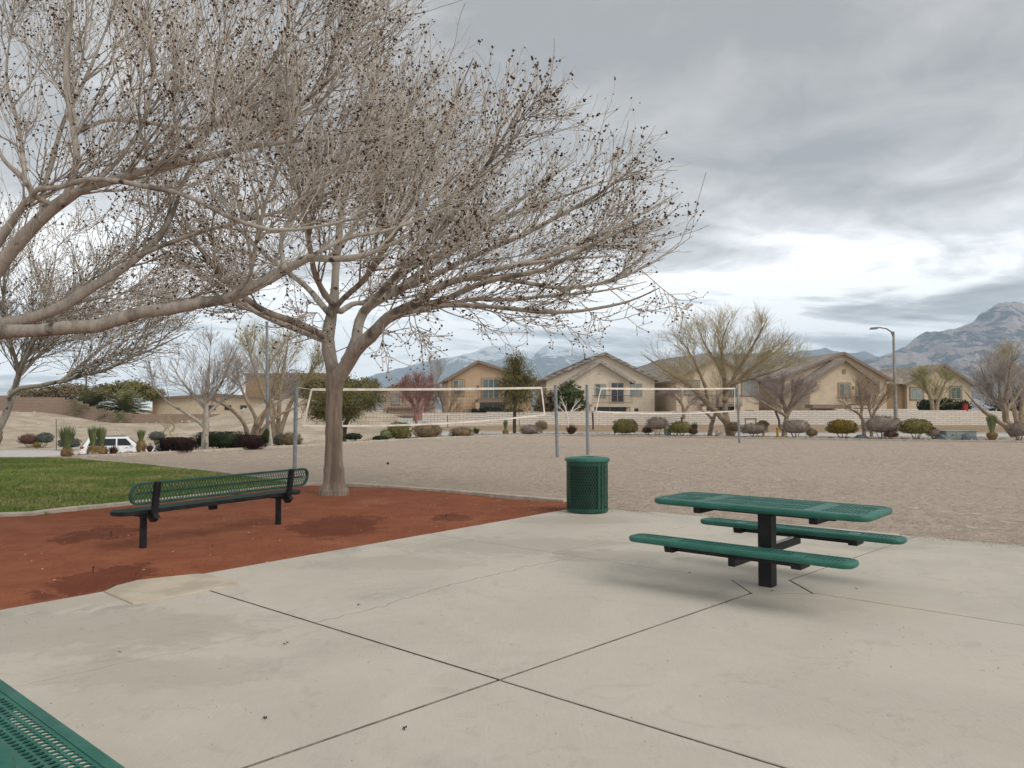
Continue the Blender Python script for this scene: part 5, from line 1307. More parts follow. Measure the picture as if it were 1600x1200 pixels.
bare('small grey tree rising from the green hedge at left', [st([(320, 706), (321, 680), (322, 655), (322, 625), (326, 590), (328, 550)], D, 0, [6, 5, 4.8, 4.2, 3, 1.5]),
    st([(321, 668), (305, 655), (285, 642), (262, 628), (240, 605)], D, -.6, [3, 2.6, 2.2, 1.8, 1.2]), st([(322, 648), (345, 628), (370, 610), (390, 590)], D, .8, [2.6, 2.2, 1.8, 1.2]),
    st([(322, 640), (300, 615), (280, 590), (265, 560)], D, 1.2, [2.6, 2.2, 1.8, 1.2]), st([(322, 630), (345, 600), (360, 565), (375, 535)], D, -1, [2.6, 2.2, 1.8, 1.2])],
    env_px(318, 590, 92, 75, 48, D), (M['bark'], M['bark'], M['twig_grey'], M['twig_grey']), 41, (12, 9, 6), tip=.0065, r=(.022, .013, .009))
D = 33.5
bare('multi stemmed tan tree above the rounded maroon hedge', [st([(392, 698), (388, 680), (380, 660), (362, 640), (340, 628), (318, 618)], D, -1, [4, 3.6, 3, 2.5, 2, 1.2]),
    st([(394, 698), (396, 675), (400, 655), (388, 630), (375, 600), (368, 570)], D, 1, [4, 3.6, 3, 2.4, 1.8, 1.2]), st([(396, 698), (402, 672), (414, 648), (424, 620), (432, 590), (440, 560)], D, -.6, [4, 3.6, 3, 2.4, 1.8, 1.2]),
    st([(398, 698), (412, 670), (432, 650), (455, 640), (480, 628)], D, .6, [3.6, 3, 2.4, 1.8, 1.2]), st([(400, 660), (416, 640), (440, 625), (465, 600)], D, 1.6, [2.6, 2.2, 1.8, 1.2])],
    env_px(402, 600, 85, 52, 40, D), GY, 43, (10, 8, 6), tip=.007, r=(.022, .013, .009))
D = 40.0
bare('yellow green broom like tree behind the left light pole', [st([(430, 690), (425, 650), (410, 610), (395, 570), (385, 530)], D, 0, [4, 3.6, 3, 2.2, 1.4]), st([(432, 690), (436, 640), (440, 600), (446, 560), (452, 520)], D, 1, [4, 3.4, 2.8, 2.2, 1.4]),
    st([(434, 690), (450, 640), (470, 605), (490, 575), (505, 555)], D, -1, [4, 3.4, 2.8, 2, 1.4]), st([(432, 650), (420, 600), (418, 560), (415, 515)], D, 2, [3, 2.6, 2, 1.2])],
    env_px(432, 575, 92, 75, 50, D), (M['wood_tan'], M['wood_tan'], M['twig_olive'], M['twig_yellow']), 47, (12, 10, 6), ((1.0, 2.2), (.8, 1.7), (.5, 1.1)), (.04, .05, .05), tip=.008, ang=(12, 38), t0=.35)
PV = (M['wood_tan'], M['wood_tan'], M['twig_yellow'], M['twig_yellow'])
D = 47.0
bare('large bare yellow tree with leaning trunks before the tan house', [
    st([(1142, 682), (1136, 662), (1126, 650), (1112, 638), (1098, 622), (1080, 605), (1058, 590), (1030, 572), (1005, 555)], D, -1.5, [6.5, 6, 5, 4.5, 4, 3.4, 2.8, 2, 1.2]),
    st([(1138, 665), (1134, 650), (1133, 630), (1132, 605), (1130, 570), (1128, 535), (1140, 500)], D, .5, [5.5, 4.6, 4, 3.6, 3, 2.2, 1.3]),
    st([(1133, 625), (1142, 606), (1160, 588), (1185, 568), (1215, 548), (1240, 520)], D, 1.5, [3.6, 3.2, 2.8, 2.2, 1.8, 1.2]),
    st([(1133, 610), (1150, 585), (1168, 555), (1185, 525), (1200, 495)], D, -2, [3.2, 2.8, 2.2, 1.8, 1.2]), st([(1131, 590), (1118, 565), (1102, 540), (1090, 510)], D, 2, [3, 2.6, 2, 1.2]),
    st([(1108, 636), (1100, 600), (1085, 565), (1065, 530)], D, -2, [3, 2.6, 2, 1.2]), st([(1145, 600), (1175, 590), (1205, 582), (1235, 570)], D, -1, [2.6, 2.2, 1.8, 1.2])],
    env_px(1128, 578, 130, 98, 62, D), PV, 51, (13, 9, 6), ((1.2, 2.6), (1.0, 2.0), (.6, 1.3)), (.05, .07, .07), tip=.0085, ang=(12, 42), t0=.3)
bare('smaller forked tan tree left of the large yellow tree', [st([(1109, 680), (1112, 664), (1115, 652), (1120, 640), (1122, 620)], 48, 0, [4, 3.6, 3, 2.2, 1.4]), st([(1113, 655), (1104, 646), (1095, 640)], 48, .4, [2.4, 2, 1.2])],
    env_px(1112, 630, 26, 24, 16, 48), GY, 53, (8, 6, 4), ((.5, 1.1), (.4, .8), (.2, .5)), tip=.007)
D = 45.5
PU = (M['wood_tan'], M['wood_tan'], M['twig_purple'], M['twig_purple'])
bare('small mauve bare tree left of the golden shrub', [st([(1226, 684), (1227, 668), (1229, 652), (1228, 640), (1222, 620), (1225, 595)], D, 0, [4.5, 4, 3.6, 3, 2, 1.2]), st([(1228, 650), (1216, 642), (1200, 634), (1180, 620)], D, -.8, [3, 2.4, 2, 1.2]), st([(1229, 652), (1238, 636), (1252, 620), (1272, 600), (1292, 588)], D, .8, [3, 2.4, 2, 1.6, 1.1]),
    st([(1228, 645), (1222, 625), (1206, 608), (1190, 600)], D, 1.2, [2.6, 2, 1.6, 1.1]), st([(1229, 645), (1240, 620), (1245, 600)], D, -1.2, [2.6, 2, 1.2])],
    env_px(1225, 618, 68, 36, 26, D), PU, 57, (12, 9, 6), ((.9, 1.8), (.5, 1.2), (.25, .7)), tip=.008)
BR = (M['wood_tan'], M['wood_tan'], M['twig_brown'], M['twig_brown'])
bare('thin brown bare tree left of the street lamp', [st([(1352, 684), (1349, 665), (1345, 650), (1335, 642), (1318, 636)], D, 0, [3, 2.6, 2.2, 1.8, 1.2]), st([(1345, 652), (1347, 630), (1344, 605), (1350, 590)], D, .6, [2.4, 2, 1.6, 1.1]), st([(1361, 684), (1362, 660), (1366, 645), (1378, 625), (1392, 605)], D, -.6, [3, 2.6, 2.2, 1.8, 1.1]), st([(1363, 655), (1358, 635), (1362, 610)], D, 1, [2.2, 1.8, 1.1])],
    env_px(1357, 622, 48, 42, 26, D), BR, 59, (12, 9, 5), ((.8, 1.7), (.5, 1.1), (.25, .7)), tip=.007)
D = 44.5
bare('wide bare tan tree at the right edge beyond the sand', [st([(1587, 684), (1580, 672), (1572, 655), (1568, 635), (1562, 610), (1560, 580)], D, 0, [7, 6, 5, 4, 3, 1.6]), st([(1580, 675), (1570, 665), (1556, 655), (1538, 643), (1522, 628), (1505, 608)], D, -1, [4.5, 4, 3.4, 2.8, 2, 1.2]),
    st([(1588, 684), (1592, 665), (1605, 648), (1625, 630), (1640, 600)], D, .5, [5, 4, 3.4, 2.6, 1.6]), st([(1570, 650), (1580, 632), (1592, 615), (1605, 590)], D, 1.5, [3.6, 3, 2.4, 1.4]), st([(1569, 640), (1550, 620), (1540, 595), (1530, 565)], D, 1, [3.4, 2.8, 2.2, 1.3]), st([(1568, 632), (1575, 600), (1580, 560)], D, -1.5, [3, 2.4, 1.4])],
    env_px(1580, 600, 82, 60, 44, D), GY, 61, (12, 10, 6), ((.9, 2.0), (.6, 1.3), (.3, .8)), tip=.008)
bare('yellow green broom tree behind the wide bare tree at right', [st([(1590, 668), (1585, 640), (1575, 600), (1570, 560)], 60, 0, [4, 3.6, 3, 1.6]), st([(1592, 668), (1600, 620), (1610, 580), (1615, 545)], 60, 1, [4, 3.4, 2.6, 1.6])],
    env_px(1590, 590, 62, 55, 50, 60), (M['wood_tan'], M['wood_tan'], M['twig_yellow'], M['twig_yellow']), 63, (16, 12, 6), ((1.2, 2.6), (1.0, 2.0), (.6, 1.3)), (.05, .06, .06), tip=.012, ang=(12, 40))
bare('olive bare tree in the yard of the rightmost house', [st([(1458, 650), (1456, 630), (1448, 608), (1440, 590)], 80, 0, [3.5, 3, 2.2, 1.4]), st([(1462, 650), (1466, 628), (1474, 605), (1480, 588)], 80, 1, [3.5, 3, 2.2, 1.4])],
    env_px(1462, 610, 52, 40, 30, 80), (M['wood_tan'], M['wood_tan'], M['twig_olive'], M['twig_olive']), 67, (16, 12, 6), ((1.2, 2.6), (.9, 1.8), (.5, 1.2)), tip=.014)
bare('reddish bare tree behind the white cabinets', [st([(652, 662), (650, 645), (640, 620), (632, 600)], 78, 0, [3.5, 3, 2.2, 1.4]), st([(654, 662), (660, 640), (668, 618), (676, 600)], 78, 1, [3.5, 3, 2.2, 1.4]), st([(653, 650), (655, 620), (652, 590)], 78, -1, [3, 2.2, 1.4])],
    env_px(655, 622, 36, 42, 40, 78), (M['twig_red'], M['twig_red'], M['twig_red'], M['twig_red']), 69, (16, 12, 6), ((1.2, 2.4), (.8, 1.6), (.4, 1.1)), tip=.014)
bare('brownish bare tree against the tan house side', [st([(696, 655), (694, 638), (688, 618), (682, 600)], 79, 0, [3, 2.6, 2, 1.3]), st([(700, 655), (705, 635), (715, 615), (722, 600)], 79, 1, [3, 2.6, 2, 1.3])],
    env_px(702, 630, 36, 30, 26, 79), BR, 70, (14, 10, 6), ((1.0, 2.2), (.7, 1.5), (.4, 1.0)), tip=.013)
bare('tall faint grey tree rising behind the tan house', [st([(676, 640), (677, 610), (674, 580), (672, 560)], 100, 0, [2.5, 2.2, 1.8, 1.2]), st([(677, 620), (684, 595), (688, 572)], 100, 1, [2, 1.6, 1.1])],
    env_px(678, 590, 22, 38, 30, 100), (M['twig_grey'],) * 4, 71, (14, 8, 4), ((1.0, 2.2), (.7, 1.5), (.4, 1.0)), tip=.013)
bare('mauve bare tree behind the second net', [st([(1068, 655), (1067, 635), (1055, 620), (1040, 612)], 72, 0, [3, 2.6, 2, 1.2]), st([(1068, 650), (1078, 630), (1092, 615)], 72, 1, [2.6, 2, 1.2])],
    env_px(1067, 625, 45, 20, 24, 72), PU, 73, (16, 11, 6), ((1.0, 2.2), (.7, 1.5), (.4, 1.0)), tip=.012)
bare('small white barked sapling behind the second net post', [st([(887, 672), (887, 655), (884, 640), (878, 625)], 50, 0, [1.8, 1.6, 1.4, .9]), st([(887, 655), (894, 640), (902, 626)], 50, .4, [1.4, 1.2, .8]), st([(886, 650), (880, 642), (872, 636)], 50, -.4, [1.2, 1, .7]), st([(889, 648), (898, 640), (908, 636)], 50, .2, [1.2, 1, .7])],
    env_px(887, 634, 24, 22, 24, 50), (M['tape'],) * 4, 77, (3, 2, 1), ((.3, .8), (.2, .5), (.1, .3)), tip=.009, r=(.02, .014, .011))
bare('twisted yellow sapling above the white car', [st([(270, 694), (272, 684), (266, 676), (273, 668), (268, 660), (262, 650)], 45, 0, [2, 1.8, 1.6, 1.4, 1.2, .8]), st([(250, 690), (254, 678), (258, 668), (250, 655)], 45, 0, [1.6, 1.4, 1.2, .8])],
    env_px(262, 655, 32, 20, 20, 45), (M['twig_yellow'],) * 4, 79, (7, 5, 3), ((.5, 1.1), (.4, .8), (.2, .5)), tip=.006, r=(.015, .01, .008))

def leafy(label, stems, blobs, D, mat, seed, n, ls, asp=.35, droop=0.0, group='leafy trees beyond the sand', wood='wood_dark', name='leafy_tree'):
    """blobs: (px, py, rx_px, rz_px, depth offset)"""
    rs = np.random.RandomState(seed); s = D / FPX
    base = Vector(stems[0][0][0]); t = thing(name, label, 'tree', tuple(base), 0, group)
    for pts, rad in stems:
        P = catmull(pts, 10) - np.array(base); R = np.interp(np.linspace(0, len(rad) - 1, 10), range(len(rad)), rad)
        V, F = tubes(P[None], R[None], 8); obj('trunk', np_mesh('trunk', V, [F], M[wood], True), t)
    tot = sum(b_[2] * b_[3] for b_ in blobs); Vs = []; Fs = []; off = 0
    for (px, py, rx, rz, dd) in blobs:
        c = np.array(at(px, py, D + dd)) - np.array(base); m = int(n * rx * rz / tot)
        # leaf sprays: clumps inside the volume
        k = max(6, m // 26); u = norm(rs.normal(0, 1, (k, 3))) * (rs.uniform(0.15, 1, (k, 1)) ** 0.45)
        cl = c + u * np.array([rx * s, rx * s * .9, rz * s])
        idx = rs.randint(0, k, m); p_ = cl[idx] + rs.normal(0, 1, (m, 3)) * np.array([.16, .16, .13 + droop * .3]) * rx * s * .9
        if droop: p_[:, 2] -= np.abs(rs.normal(0, droop, m)) * rz * s * .4
        nr = norm(p_ - c) * (1 - droop) + np.array([0, 0, -droop * 2.0])
        V, F = leaves(p_, nr, rs, ls[0], ls[1], asp, .5, droop > 0); Vs.append(V); Fs.append(F + off); off += len(V)
        V, F = tubes(np.stack([np.broadcast_to(np.array(stems[-1][0][-1]) - np.array(base), cl[:60].shape), (cl[:60] + c) / 2, cl[:60]], 1), np.tile([.05, .03, .012], (min(60, k), 1)), 3)
        obj('branches', np_mesh('branches', V, [F], M[wood]), t)['kind'] = 'stuff'
    o = obj('crown', np_mesh('crown', np.concatenate(Vs), [np.concatenate(Fs)], M[mat]), t); o['kind'] = 'stuff'
    return t
leafy('wispy green tree standing before the tan house', [st([(804, 679), (804, 650), (806, 620), (806, 590)], 52, 0, [3, 2.6, 2.4, 1.8])], [(806, 580, 26, 30, 0), (822, 600, 26, 26, -.5), (792, 605, 20, 24, .5), (812, 622, 26, 16, 0), (804, 562, 15, 14, 0)], 52, 'leaf_olive', 5, 9000, (.05, .13), .16, .6)
leafy('low spreading green tree behind the shade tree trunk', [st([(537, 690), (538, 672), (541, 660), (548, 648)], 46, 0, [4.5, 4, 3.6, 2.6])], [(505, 628, 38, 24, 0), (545, 625, 42, 26, -1), (580, 622, 28, 20, 1), (535, 645, 34, 14, 0), (500, 648, 22, 12, 0)], 46, 'leaf_olive', 6, 15000, (.05, .11), .2, .0)
leafy('dark green bush tree above the white wall left of the cream house', [st([(892, 655), (892, 630), (890, 615)], 77, 0, [4, 3, 2])], [(890, 620, 20, 24, 0), (878, 628, 13, 18, 0), (904, 628, 14, 18, 0)], 77, 'leaf_green', 7, 5000, (.1, .2), .35)
leafy('shadowy olive shrub tree left of the dark green bush tree', [st([(858, 655), (858, 640), (858, 630)], 78, 0, [4, 3, 2])], [(858, 628, 18, 20, 0), (846, 636, 12, 14, 0)], 78, 'leaf_brown', 8, 2500, (.1, .2), .3)
leafy('dark clipped bushes below the rightmost house', [st([(1465, 655), (1465, 645), (1465, 640)], 84, 0, [4, 3, 2])], [(1450, 634, 16, 8, 0), (1475, 632, 22, 7, 0), (1500, 634, 16, 6, 0)], 84, 'leaf_dark', 9, 3500, (.12, .22), .4)
leafy('dark evergreen mass behind the wide bare tree at right', [st([(1590, 650), (1590, 630), (1590, 620)], 86, 0, [4, 3, 2])], [(1595, 625, 26, 20, 0), (1565, 632, 22, 14, 0), (1625, 622, 30, 24, 0)], 86, 'leaf_dark', 10, 3500, (.14, .26), .4)
leafy('low dark ivy spilling over the white wall', [st([(760, 655), (760, 645), (760, 642)], 76.5, 0, [2, 2, 1])], [(748, 642, 12, 4, 0), (765, 641, 16, 5, 0), (800, 643, 22, 3, 0)], 76.5, 'leaf_dark', 12, 1500, (.08, .16), .4)
leafy('brown evergreen mass above the left block wall', [st([(112, 640), (112, 620), (112, 612)], 112, 0, [4, 3, 2])], [(112, 612, 30, 10, 0), (80, 614, 24, 9, 0), (45, 616, 26, 8, 0)], 112, 'leaf_brown', 13, 4500, (.16, .3), .4)
leafy('dark green tree mass behind the left palms', [st([(200, 640), (200, 615), (200, 605)], 116, 0, [4, 3, 2])], [(170, 612, 24, 10, 0), (206, 608, 28, 12, 0), (236, 616, 20, 9, 0)], 116, 'leaf_olive', 14, 7000, (.16, .3), .4)
leafy('olive trees behind the sandy mound', [st([(480, 640), (480, 610), (480, 600)], 112, 0, [4, 3, 2])], [(470, 600, 40, 18, 0), (520, 604, 40, 18, 0), (560, 606, 30, 14, 0)], 112, 'leaf_olive', 15, 6000, (.16, .3), .4)
def palm(label, px, py, D, trunk_px, fr_px, nfr, seed, group='palms', lo=-.2):
    rs = np.random.RandomState(seed); b_ = at(px, py, D); s = D / FPX; t = thing('palm', label, 'palm', tuple(b_), 0, group)
    h = trunk_px * s; MB().tube([(0, 0, -.3), (0, 0, h * .5), (0, 0, h)], [.3, .25, .28], 10).build('trunk', M['wood_tan'], t)
    V = []; F = []; L = fr_px * s
    for i in range(nfr):
        a = rs.uniform(0, 6.28); e0_ = rs.uniform(lo, 1.45); p_ = np.array([0, 0, h]); d = np.array([math.cos(a) * math.cos(e0_), math.sin(a) * math.cos(e0_), math.sin(e0_)]); sd = np.array([-math.sin(a), math.cos(a), 0])
        for j in range(11):
            p2 = p_ + d * L / 11; w = L * .24 * math.sin(math.pi * min(1, (j + 1.2) / 11)) + .03
            for s_ in (-1, 1):
                k = len(V); tip_ = p_ + sd * s_ * w + d * w * .8 - np.array([0, 0, w * .25])
                V += [tuple(p_), tuple(p_ + (p2 - p_) * .75), tuple(tip_)]; F.append((k, k + 1, k + 2))
            d = d - np.array([0, 0, .11]); d /= np.linalg.norm(d); p_ = p2
    o = obj('fronds', np_mesh('fronds', np.array(V), [np.array(F)], M['leaf_palm']), t); return t
palm('bushy feather palm above the left block wall', 140, 646, 101.5, 6, 44, 70, 1, 'feather palms behind the block wall', .1)
palm('larger feather palm beside the tan single storey house', 196, 652, 101.5, 6, 50, 80, 2, 'feather palms behind the block wall', .1)
palm('left of the two distant palms beside the trunk', 570, 652, 130, 50, 16, 50, 3, 'distant palms right of the tree trunk')
palm('right of the two distant palms beside the trunk', 586, 652, 131, 48, 16, 50, 4, 'distant palms right of the tree trunk')
# ------------------------------------------------------------------ walls, houses, poles, car, boxes
def wall(name, label, pts, mat, cap=None, group=None, thick=0.2):
    """pts: (px, top py, bottom py, depth); straight panels between successive points, stepped tops"""
    b0 = at(pts[0][0], pts[0][2], pts[0][3]); t = thing(name, label, 'wall', (b0.x, b0.y, 0), 0, group)
    for (x0, t0, u0, d0), (x1, t1, u1, d1) in zip(pts[:-1], pts[1:]):
        A = at(x0, t0, d0); B = at(x1, t0, d1); zb = min(at(x0, u0, d0).z, at(x1, u1, d1).z) - .6; L = math.hypot(B.x - A.x, B.y - A.y)
        zt = A.z
        o = MB().box(0, L - .004, 0, thick, 0, zt - zb).build('wall_panel', M[mat], t)
        o.location = (A.x - b0.x, A.y - b0.y, zb); o.rotation_euler = (0, 0, math.atan2(B.y - A.y, B.x - A.x))
        if cap:
            c = MB().box(-.01, L - .002, -.03, thick + .03, zt - zb, zt - zb + .06).build('cap_course', M[cap], o)
    return t
wall('block_wall', 'long white block wall in front of the houses', [(660, 645, 672, 75), (760, 643.5, 670, 75), (870, 643, 668, 75), (930, 643, 668, 75), (1050, 642, 667, 75), (1180, 641, 667, 75), (1308, 639, 666, 75), (1435, 641, 667, 75), (1510, 642.5, 668, 75), (1720, 642.5, 668, 75)], 'white_block', None)
wall('block_wall', 'brown stepped block wall climbing the slope at left', [(-120, 618, 648, 100), (30, 621, 650, 100), (98, 624, 652, 100), (118, 627, 656, 99.7), (128, 631, 658, 99.6), (138, 635, 660, 99.5), (150, 639, 662, 99.4), (165, 642, 664, 99.2), (176, 645, 666, 99.1), (204, 647, 667, 99), (345, 649, 668, 99)], 'brown_block', None)
wall('block_wall', 'low brown block wall behind the white cabinets', [(520, 650, 664, 94), (600, 649, 664, 92), (668, 647, 664, 86)], 'brown_block', None)
for px in (98, 204, 250, 340):
    b_ = at(px, 650, 98.6)
    pass

def gable(mb, x0, x1, y0, y1, z0, ze, zr, xr=None):
    xr = (x0 + x1) / 2 if xr is None else xr
    return mb.extr_y([(x0, z0), (x1, z0), (x1, ze), (xr, zr), (x0, ze)], y0, y1)
def roof(parent, x0, x1, y0, y1, ze, zr, mat, xr=None, ov=.45, th=.14, trim='trim'):
    xr = (x0 + x1) / 2 if xr is None else xr; out = []
    for xa in (x0, x1):
        sl = (zr - ze) / (xr - xa); sg = -1 if xa == x0 else 1
        xe, ze2 = xa + sg * ov, ze + sl * sg * ov
        r = MB().hexa([(xe, y0 - ov, ze2), (xr, y0 - ov, zr), (xr, y1 + ov, zr), (xe, y1 + ov, ze2), (xe, y0 - ov, ze2 + th), (xr, y0 - ov, zr + th), (xr, y1 + ov, zr + th), (xe, y1 + ov, ze2 + th)]).build('roof', M[mat], parent)
        MB().bar((xe, y0 - ov - .04, ze2 + .02), (xr, y0 - ov - .04, zr + .02), .07, .30, up=(0, 0, 1)).build('fascia', M[trim], r)
        MB().box(min(xe, xe + sg * .06), max(xe, xe + sg * .06), y0 - ov, y1 + ov, ze2 - .10, ze2 + th - .02).build('gutter', M[trim], r)
        out.append(r)
    return out
def window(parent, x, z, w, h, y, glass='glass', surround=None, split=1, axis='y'):
    f = MB()
    fw = .07
    for a in ((x - w / 2 - fw, x + w / 2 + fw, z - h / 2 - fw, z - h / 2), (x - w / 2 - fw, x + w / 2 + fw, z + h / 2, z + h / 2 + fw), (x - w / 2 - fw, x - w / 2, z - h / 2, z + h / 2), (x + w / 2, x + w / 2 + fw, z - h / 2, z + h / 2)):
        f.box(a[0], a[1], y - .07, y + .02, a[2], a[3])
    for k in range(split): 
        xx = x - w / 2 + w * (k + 1) / (split + 1); f.box(xx - .03, xx + .03, y - .06, y + .02, z - h / 2, z + h / 2)
    o = f.build('window', M['winframe'], parent)
    n = split + 1
    for k in range(n):
        xa, xb = x - w / 2 + w * k / n, x - w / 2 + w * (k + 1) / n
        gl = glass if isinstance(glass, str) else glass[k % len(glass)]
        MB().box(xa + .004, xb - .004, y - .03 - .006 * k, y - .004, z - h / 2 + .003, z + h / 2 - .003).build('pane', M[gl], o)
    if surround:
        s_ = MB(); q = .14
        for a in ((x - w / 2 - fw - q, x + w / 2 + fw + q, z + h / 2 + fw, z + h / 2 + fw + q), (x - w / 2 - fw - q, x + w / 2 + fw + q, z - h / 2 - fw - q, z - h / 2 - fw), (x - w / 2 - fw - q, x - w / 2 - fw, z - h / 2 - fw, z + h / 2 + fw), (x + w / 2 + fw, x + w / 2 + fw + q, z - h / 2 - fw, z + h / 2 + fw)):
            s_.box(a[0], a[1], y - .05, y + .03, a[2], a[3])
        s_.build('surround', M[surround], o)
    return o
def balcony(parent, x0, x1, z, y0, depth, wallm, trim, door_x, door_w, glass='glass'):
    """balcony slab on posts with rail; patio opening under it"""
    MB().box(x0, x1, y0 - depth, y0 - .003, z - .35, z).build('balcony_slab', M[trim], parent)
    r = MB(); zt = z + .95
    r.box(x0, x1, y0 - depth, y0 - depth + .06, zt - .06, zt)
    r.box(x0, x1, y0 - depth, y0 - depth + .06, z + .06, z + .12)
    k = int((x1 - x0) / .14)
    for i in range(k + 1):
        xx = x0 + (x1 - x0) * i / k; r.box(xx - .012, xx + .012, y0 - depth + .015, y0 - depth + .045, z + .06, zt - .06)
    r.build('balcony_rail', M['rail'], parent)
    for xx in (x0, x1): MB().box(xx - .22, xx + .22, y0 - depth - .05, y0 - depth + .4, -.5, z - .355).build('porch_column', M[wallm], parent)
    MB().box(x0 + .4, x1 - .4, y0 - .05, y0 - .004, .0, 2.2).build('patio_door', M['glass_dark'], parent)
    MB().box((x0 + x1) / 2 - .04, (x0 + x1) / 2 + .04, y0 - .09, y0 - .051, .0, 2.2).build('patio_door_frame', M['winframe'], parent)
def vents(parent, lst):
    for x, y, z in lst: MB().tube([(x, y, z - .3), (x, y, z + .4)], .06, 8).tube([(x, y, z + .4), (x, y, z + .5)], .1, 8).build('vent_pipe', M['pole_grey'], parent)
def place(px, D, z=0.0): p = at(px, 640, D); return (p.x, p.y, z)
HR = math.radians(6)
# tan house left of the wispy tree
s = 86 / FPX
h = thing('house', 'tan two storey gabled house behind the wispy green tree', 'house', place(762, 86), math.radians(9), 'houses beyond the white wall')
gable(MB(), -4.4, 5.0, 0, 11, -.6, 5.05, 6.95, -1.15).build('wall', M['stucco_tan'], h)
roof(h, -4.4, 5.0, 0, 11, 5.05, 6.95, 'roof_tile', -1.15)
window(h, -3.3, 4.05, 1.05, 1.55, -.01, ('glass', 'glass_pale'), 'stucco_brown', 1)
window(h, .35, 3.95, 1.75, 2.05, -.01, ('glass', 'glass'), 'stucco_brown', 2)
window(h, -1.9, .9, 1.2, 1.1, -.01, 'glass_pale', 'stucco_brown', 1)
balcony(h, -1.3, 2.4, 2.75, 0, 1.5, 'stucco_tan', 'trim', .4, 1.8)
MB().box(-1.18, -.98, -.12, -.005, 4.0, 4.3).build('wall_lamp', M['rail'], h)
# cream house with solar panels
h = thing('house', 'cream two storey house with solar panels on its roof', 'house', place(935, 87), math.radians(5), 'houses beyond the white wall')
gable(MB(), -5.6, 7.2, 2.5, 14, -.6, 5.2, 8.15, 1.2).build('wall', M['stucco_cream'], h)
gable(MB(), -3.2, 3.6, -.2, 2.49, -.6, 4.9, 7.0, .1).build('wing_wall', M['stucco_cream'], h)
rf = roof(h, -5.6, 7.2, 2.5, 14, 5.2, 8.15, 'roof_tile_grey', 1.2, trim='roof_tile_grey')
roof(h, -3.2, 3.6, -.2, 3.6, 4.9, 7.0, 'roof_tile_grey', .1, trim='roof_tile_grey')
a_ = math.atan2(8.15 - 5.2, 6.8)
for i in range(5):
    for j in range(3):
        xx = -4.9 + i * 1.15; zz = 5.2 + (xx + 5.6) * math.tan(a_) + .28; dx = 1.1
        MB().hexa([(xx, 4 + j * 1.8, zz), (xx + dx, 4 + j * 1.8, zz + dx * math.tan(a_)), (xx + dx, 5.75 + j * 1.8, zz + dx * math.tan(a_)), (xx, 5.75 + j * 1.8, zz), (xx, 4 + j * 1.8, zz + .06), (xx + dx, 4 + j * 1.8, zz + .06 + dx * math.tan(a_)), (xx + dx, 5.75 + j * 1.8, zz + .06 + dx * math.tan(a_)), (xx, 5.75 + j * 1.8, zz + .06)]).build('solar_panel', M['solar'], rf[0])
window(h, .22, 3.75, 1.15, 1.4, -.21, ('glass', 'glass_pale'), None, 1)
window(h, 2.15, 3.55, 1.35, 2.1, -.21, ('glass_dark', 'glass_dark'), 'trim_light', 1)
window(h, 4.9, 3.9, 1.5, 1.4, 2.49, 'glass_pale', None, 1)
window(h, 4.6, 1.2, 1.25, 1.05, 2.49, 'glass_dark', None, 1)
balcony(h, -1.0, 3.5, 2.25, -.2, 1.4, 'stucco_cream', 'trim_light', 2.0, 1.6)
MB().box(1.15, 1.3, -.3, -.205, 3.8, 4.1).build('wall_lamp', M['rail'], h)
MB().box(-.05, .35, -.26, -.205, 5.6, 6.1).build('gable_vent', M['trim_light'], h)
vents(h, [(-.4, 6, 7.9), (-.2, 7.5, 8.0)])
# tan house hidden by the yellow tree
h = thing('house', 'sand coloured gabled house seen through the large yellow tree', 'house', place(1115, 88), HR, 'houses beyond the white wall')
gable(MB(), -4.4, 5.4, 0, 11, -.6, 5.0, 7.55, .3).build('wall', M['stucco_sand'], h)
roof(h, -4.4, 5.4, 0, 11, 5.0, 7.55, 'roof_tile', .3)
window(h, 4.3, 4.1, 1.6, 1.6, -.01, 'glass_pale', 'trim', 1); window(h, 2.2, 4.0, 1.0, 1.5, -.01, 'glass', 'trim', 1)
window(h, 4.3, 1.0, 1.3, 1.0, -.01, 'glass_dark', None, 2); window(h, -2.5, 4.1, 1.4, 1.4, -.01, 'glass_pale', 'trim', 1)
balcony(h, -1.6, 2.8, 2.3, 0, 1.4, 'stucco_sand', 'trim', .5, 1.5)
# big brown-roofed house
h = thing('house', 'tan house with broad brown tile roof behind the golden shrub', 'house', place(1322, 86), HR, 'houses beyond the white wall')
gable(MB(), -6.4, 6.4, 2.5, 14.5, -.6, 5.2, 8.1, 1.0).build('wall', M['stucco_sand'], h)
gable(MB(), -4.3, 3.0, -.2, 2.49, -.6, 4.75, 7.15, -.3).build('wing_wall', M['stucco_sand'], h)
roof(h, -6.4, 6.4, 2.5, 14.5, 5.2, 8.1, 'roof_tile', 1.0); roof(h, -4.3, 3.0, -.2, 4.5, 4.75, 7.15, 'roof_tile', -.3)
window(h, -.3, 3.75, 1.1, 1.35, -.21, ('glass', 'glass_pale'), 'stucco_brown', 1)
window(h, 1.85, 3.6, 1.2, 1.9, -.21, 'glass', 'stucco_brown', 1)
window(h, 4.7, 4.2, 1.6, 1.3, 2.49, 'trim', None, 1)
balcony(h, -.2, 3.2, 2.1, -.2, 1.3, 'stucco_sand', 'stucco_sand', 1.6, 1.6)
MB().box(-4.9, -1.4, -1.9, -.205, 1.75, 2.15).build('patio_roof', M['trim'], h)
for xx in (-4.6, -1.7): MB().box(xx - .1, xx + .1, -1.8, -1.6, -.5, 1.747).build('patio_post', M['trim'], h)
MB().box(-4.4, -1.8, -.26, -.206, -.3, 1.6).build('patio_door', M['glass_dark'], h)
MB().box(-.5, -.1, -.26, -.205, 5.6, 6.1).build('gable_vent', M['stucco_brown'], h)
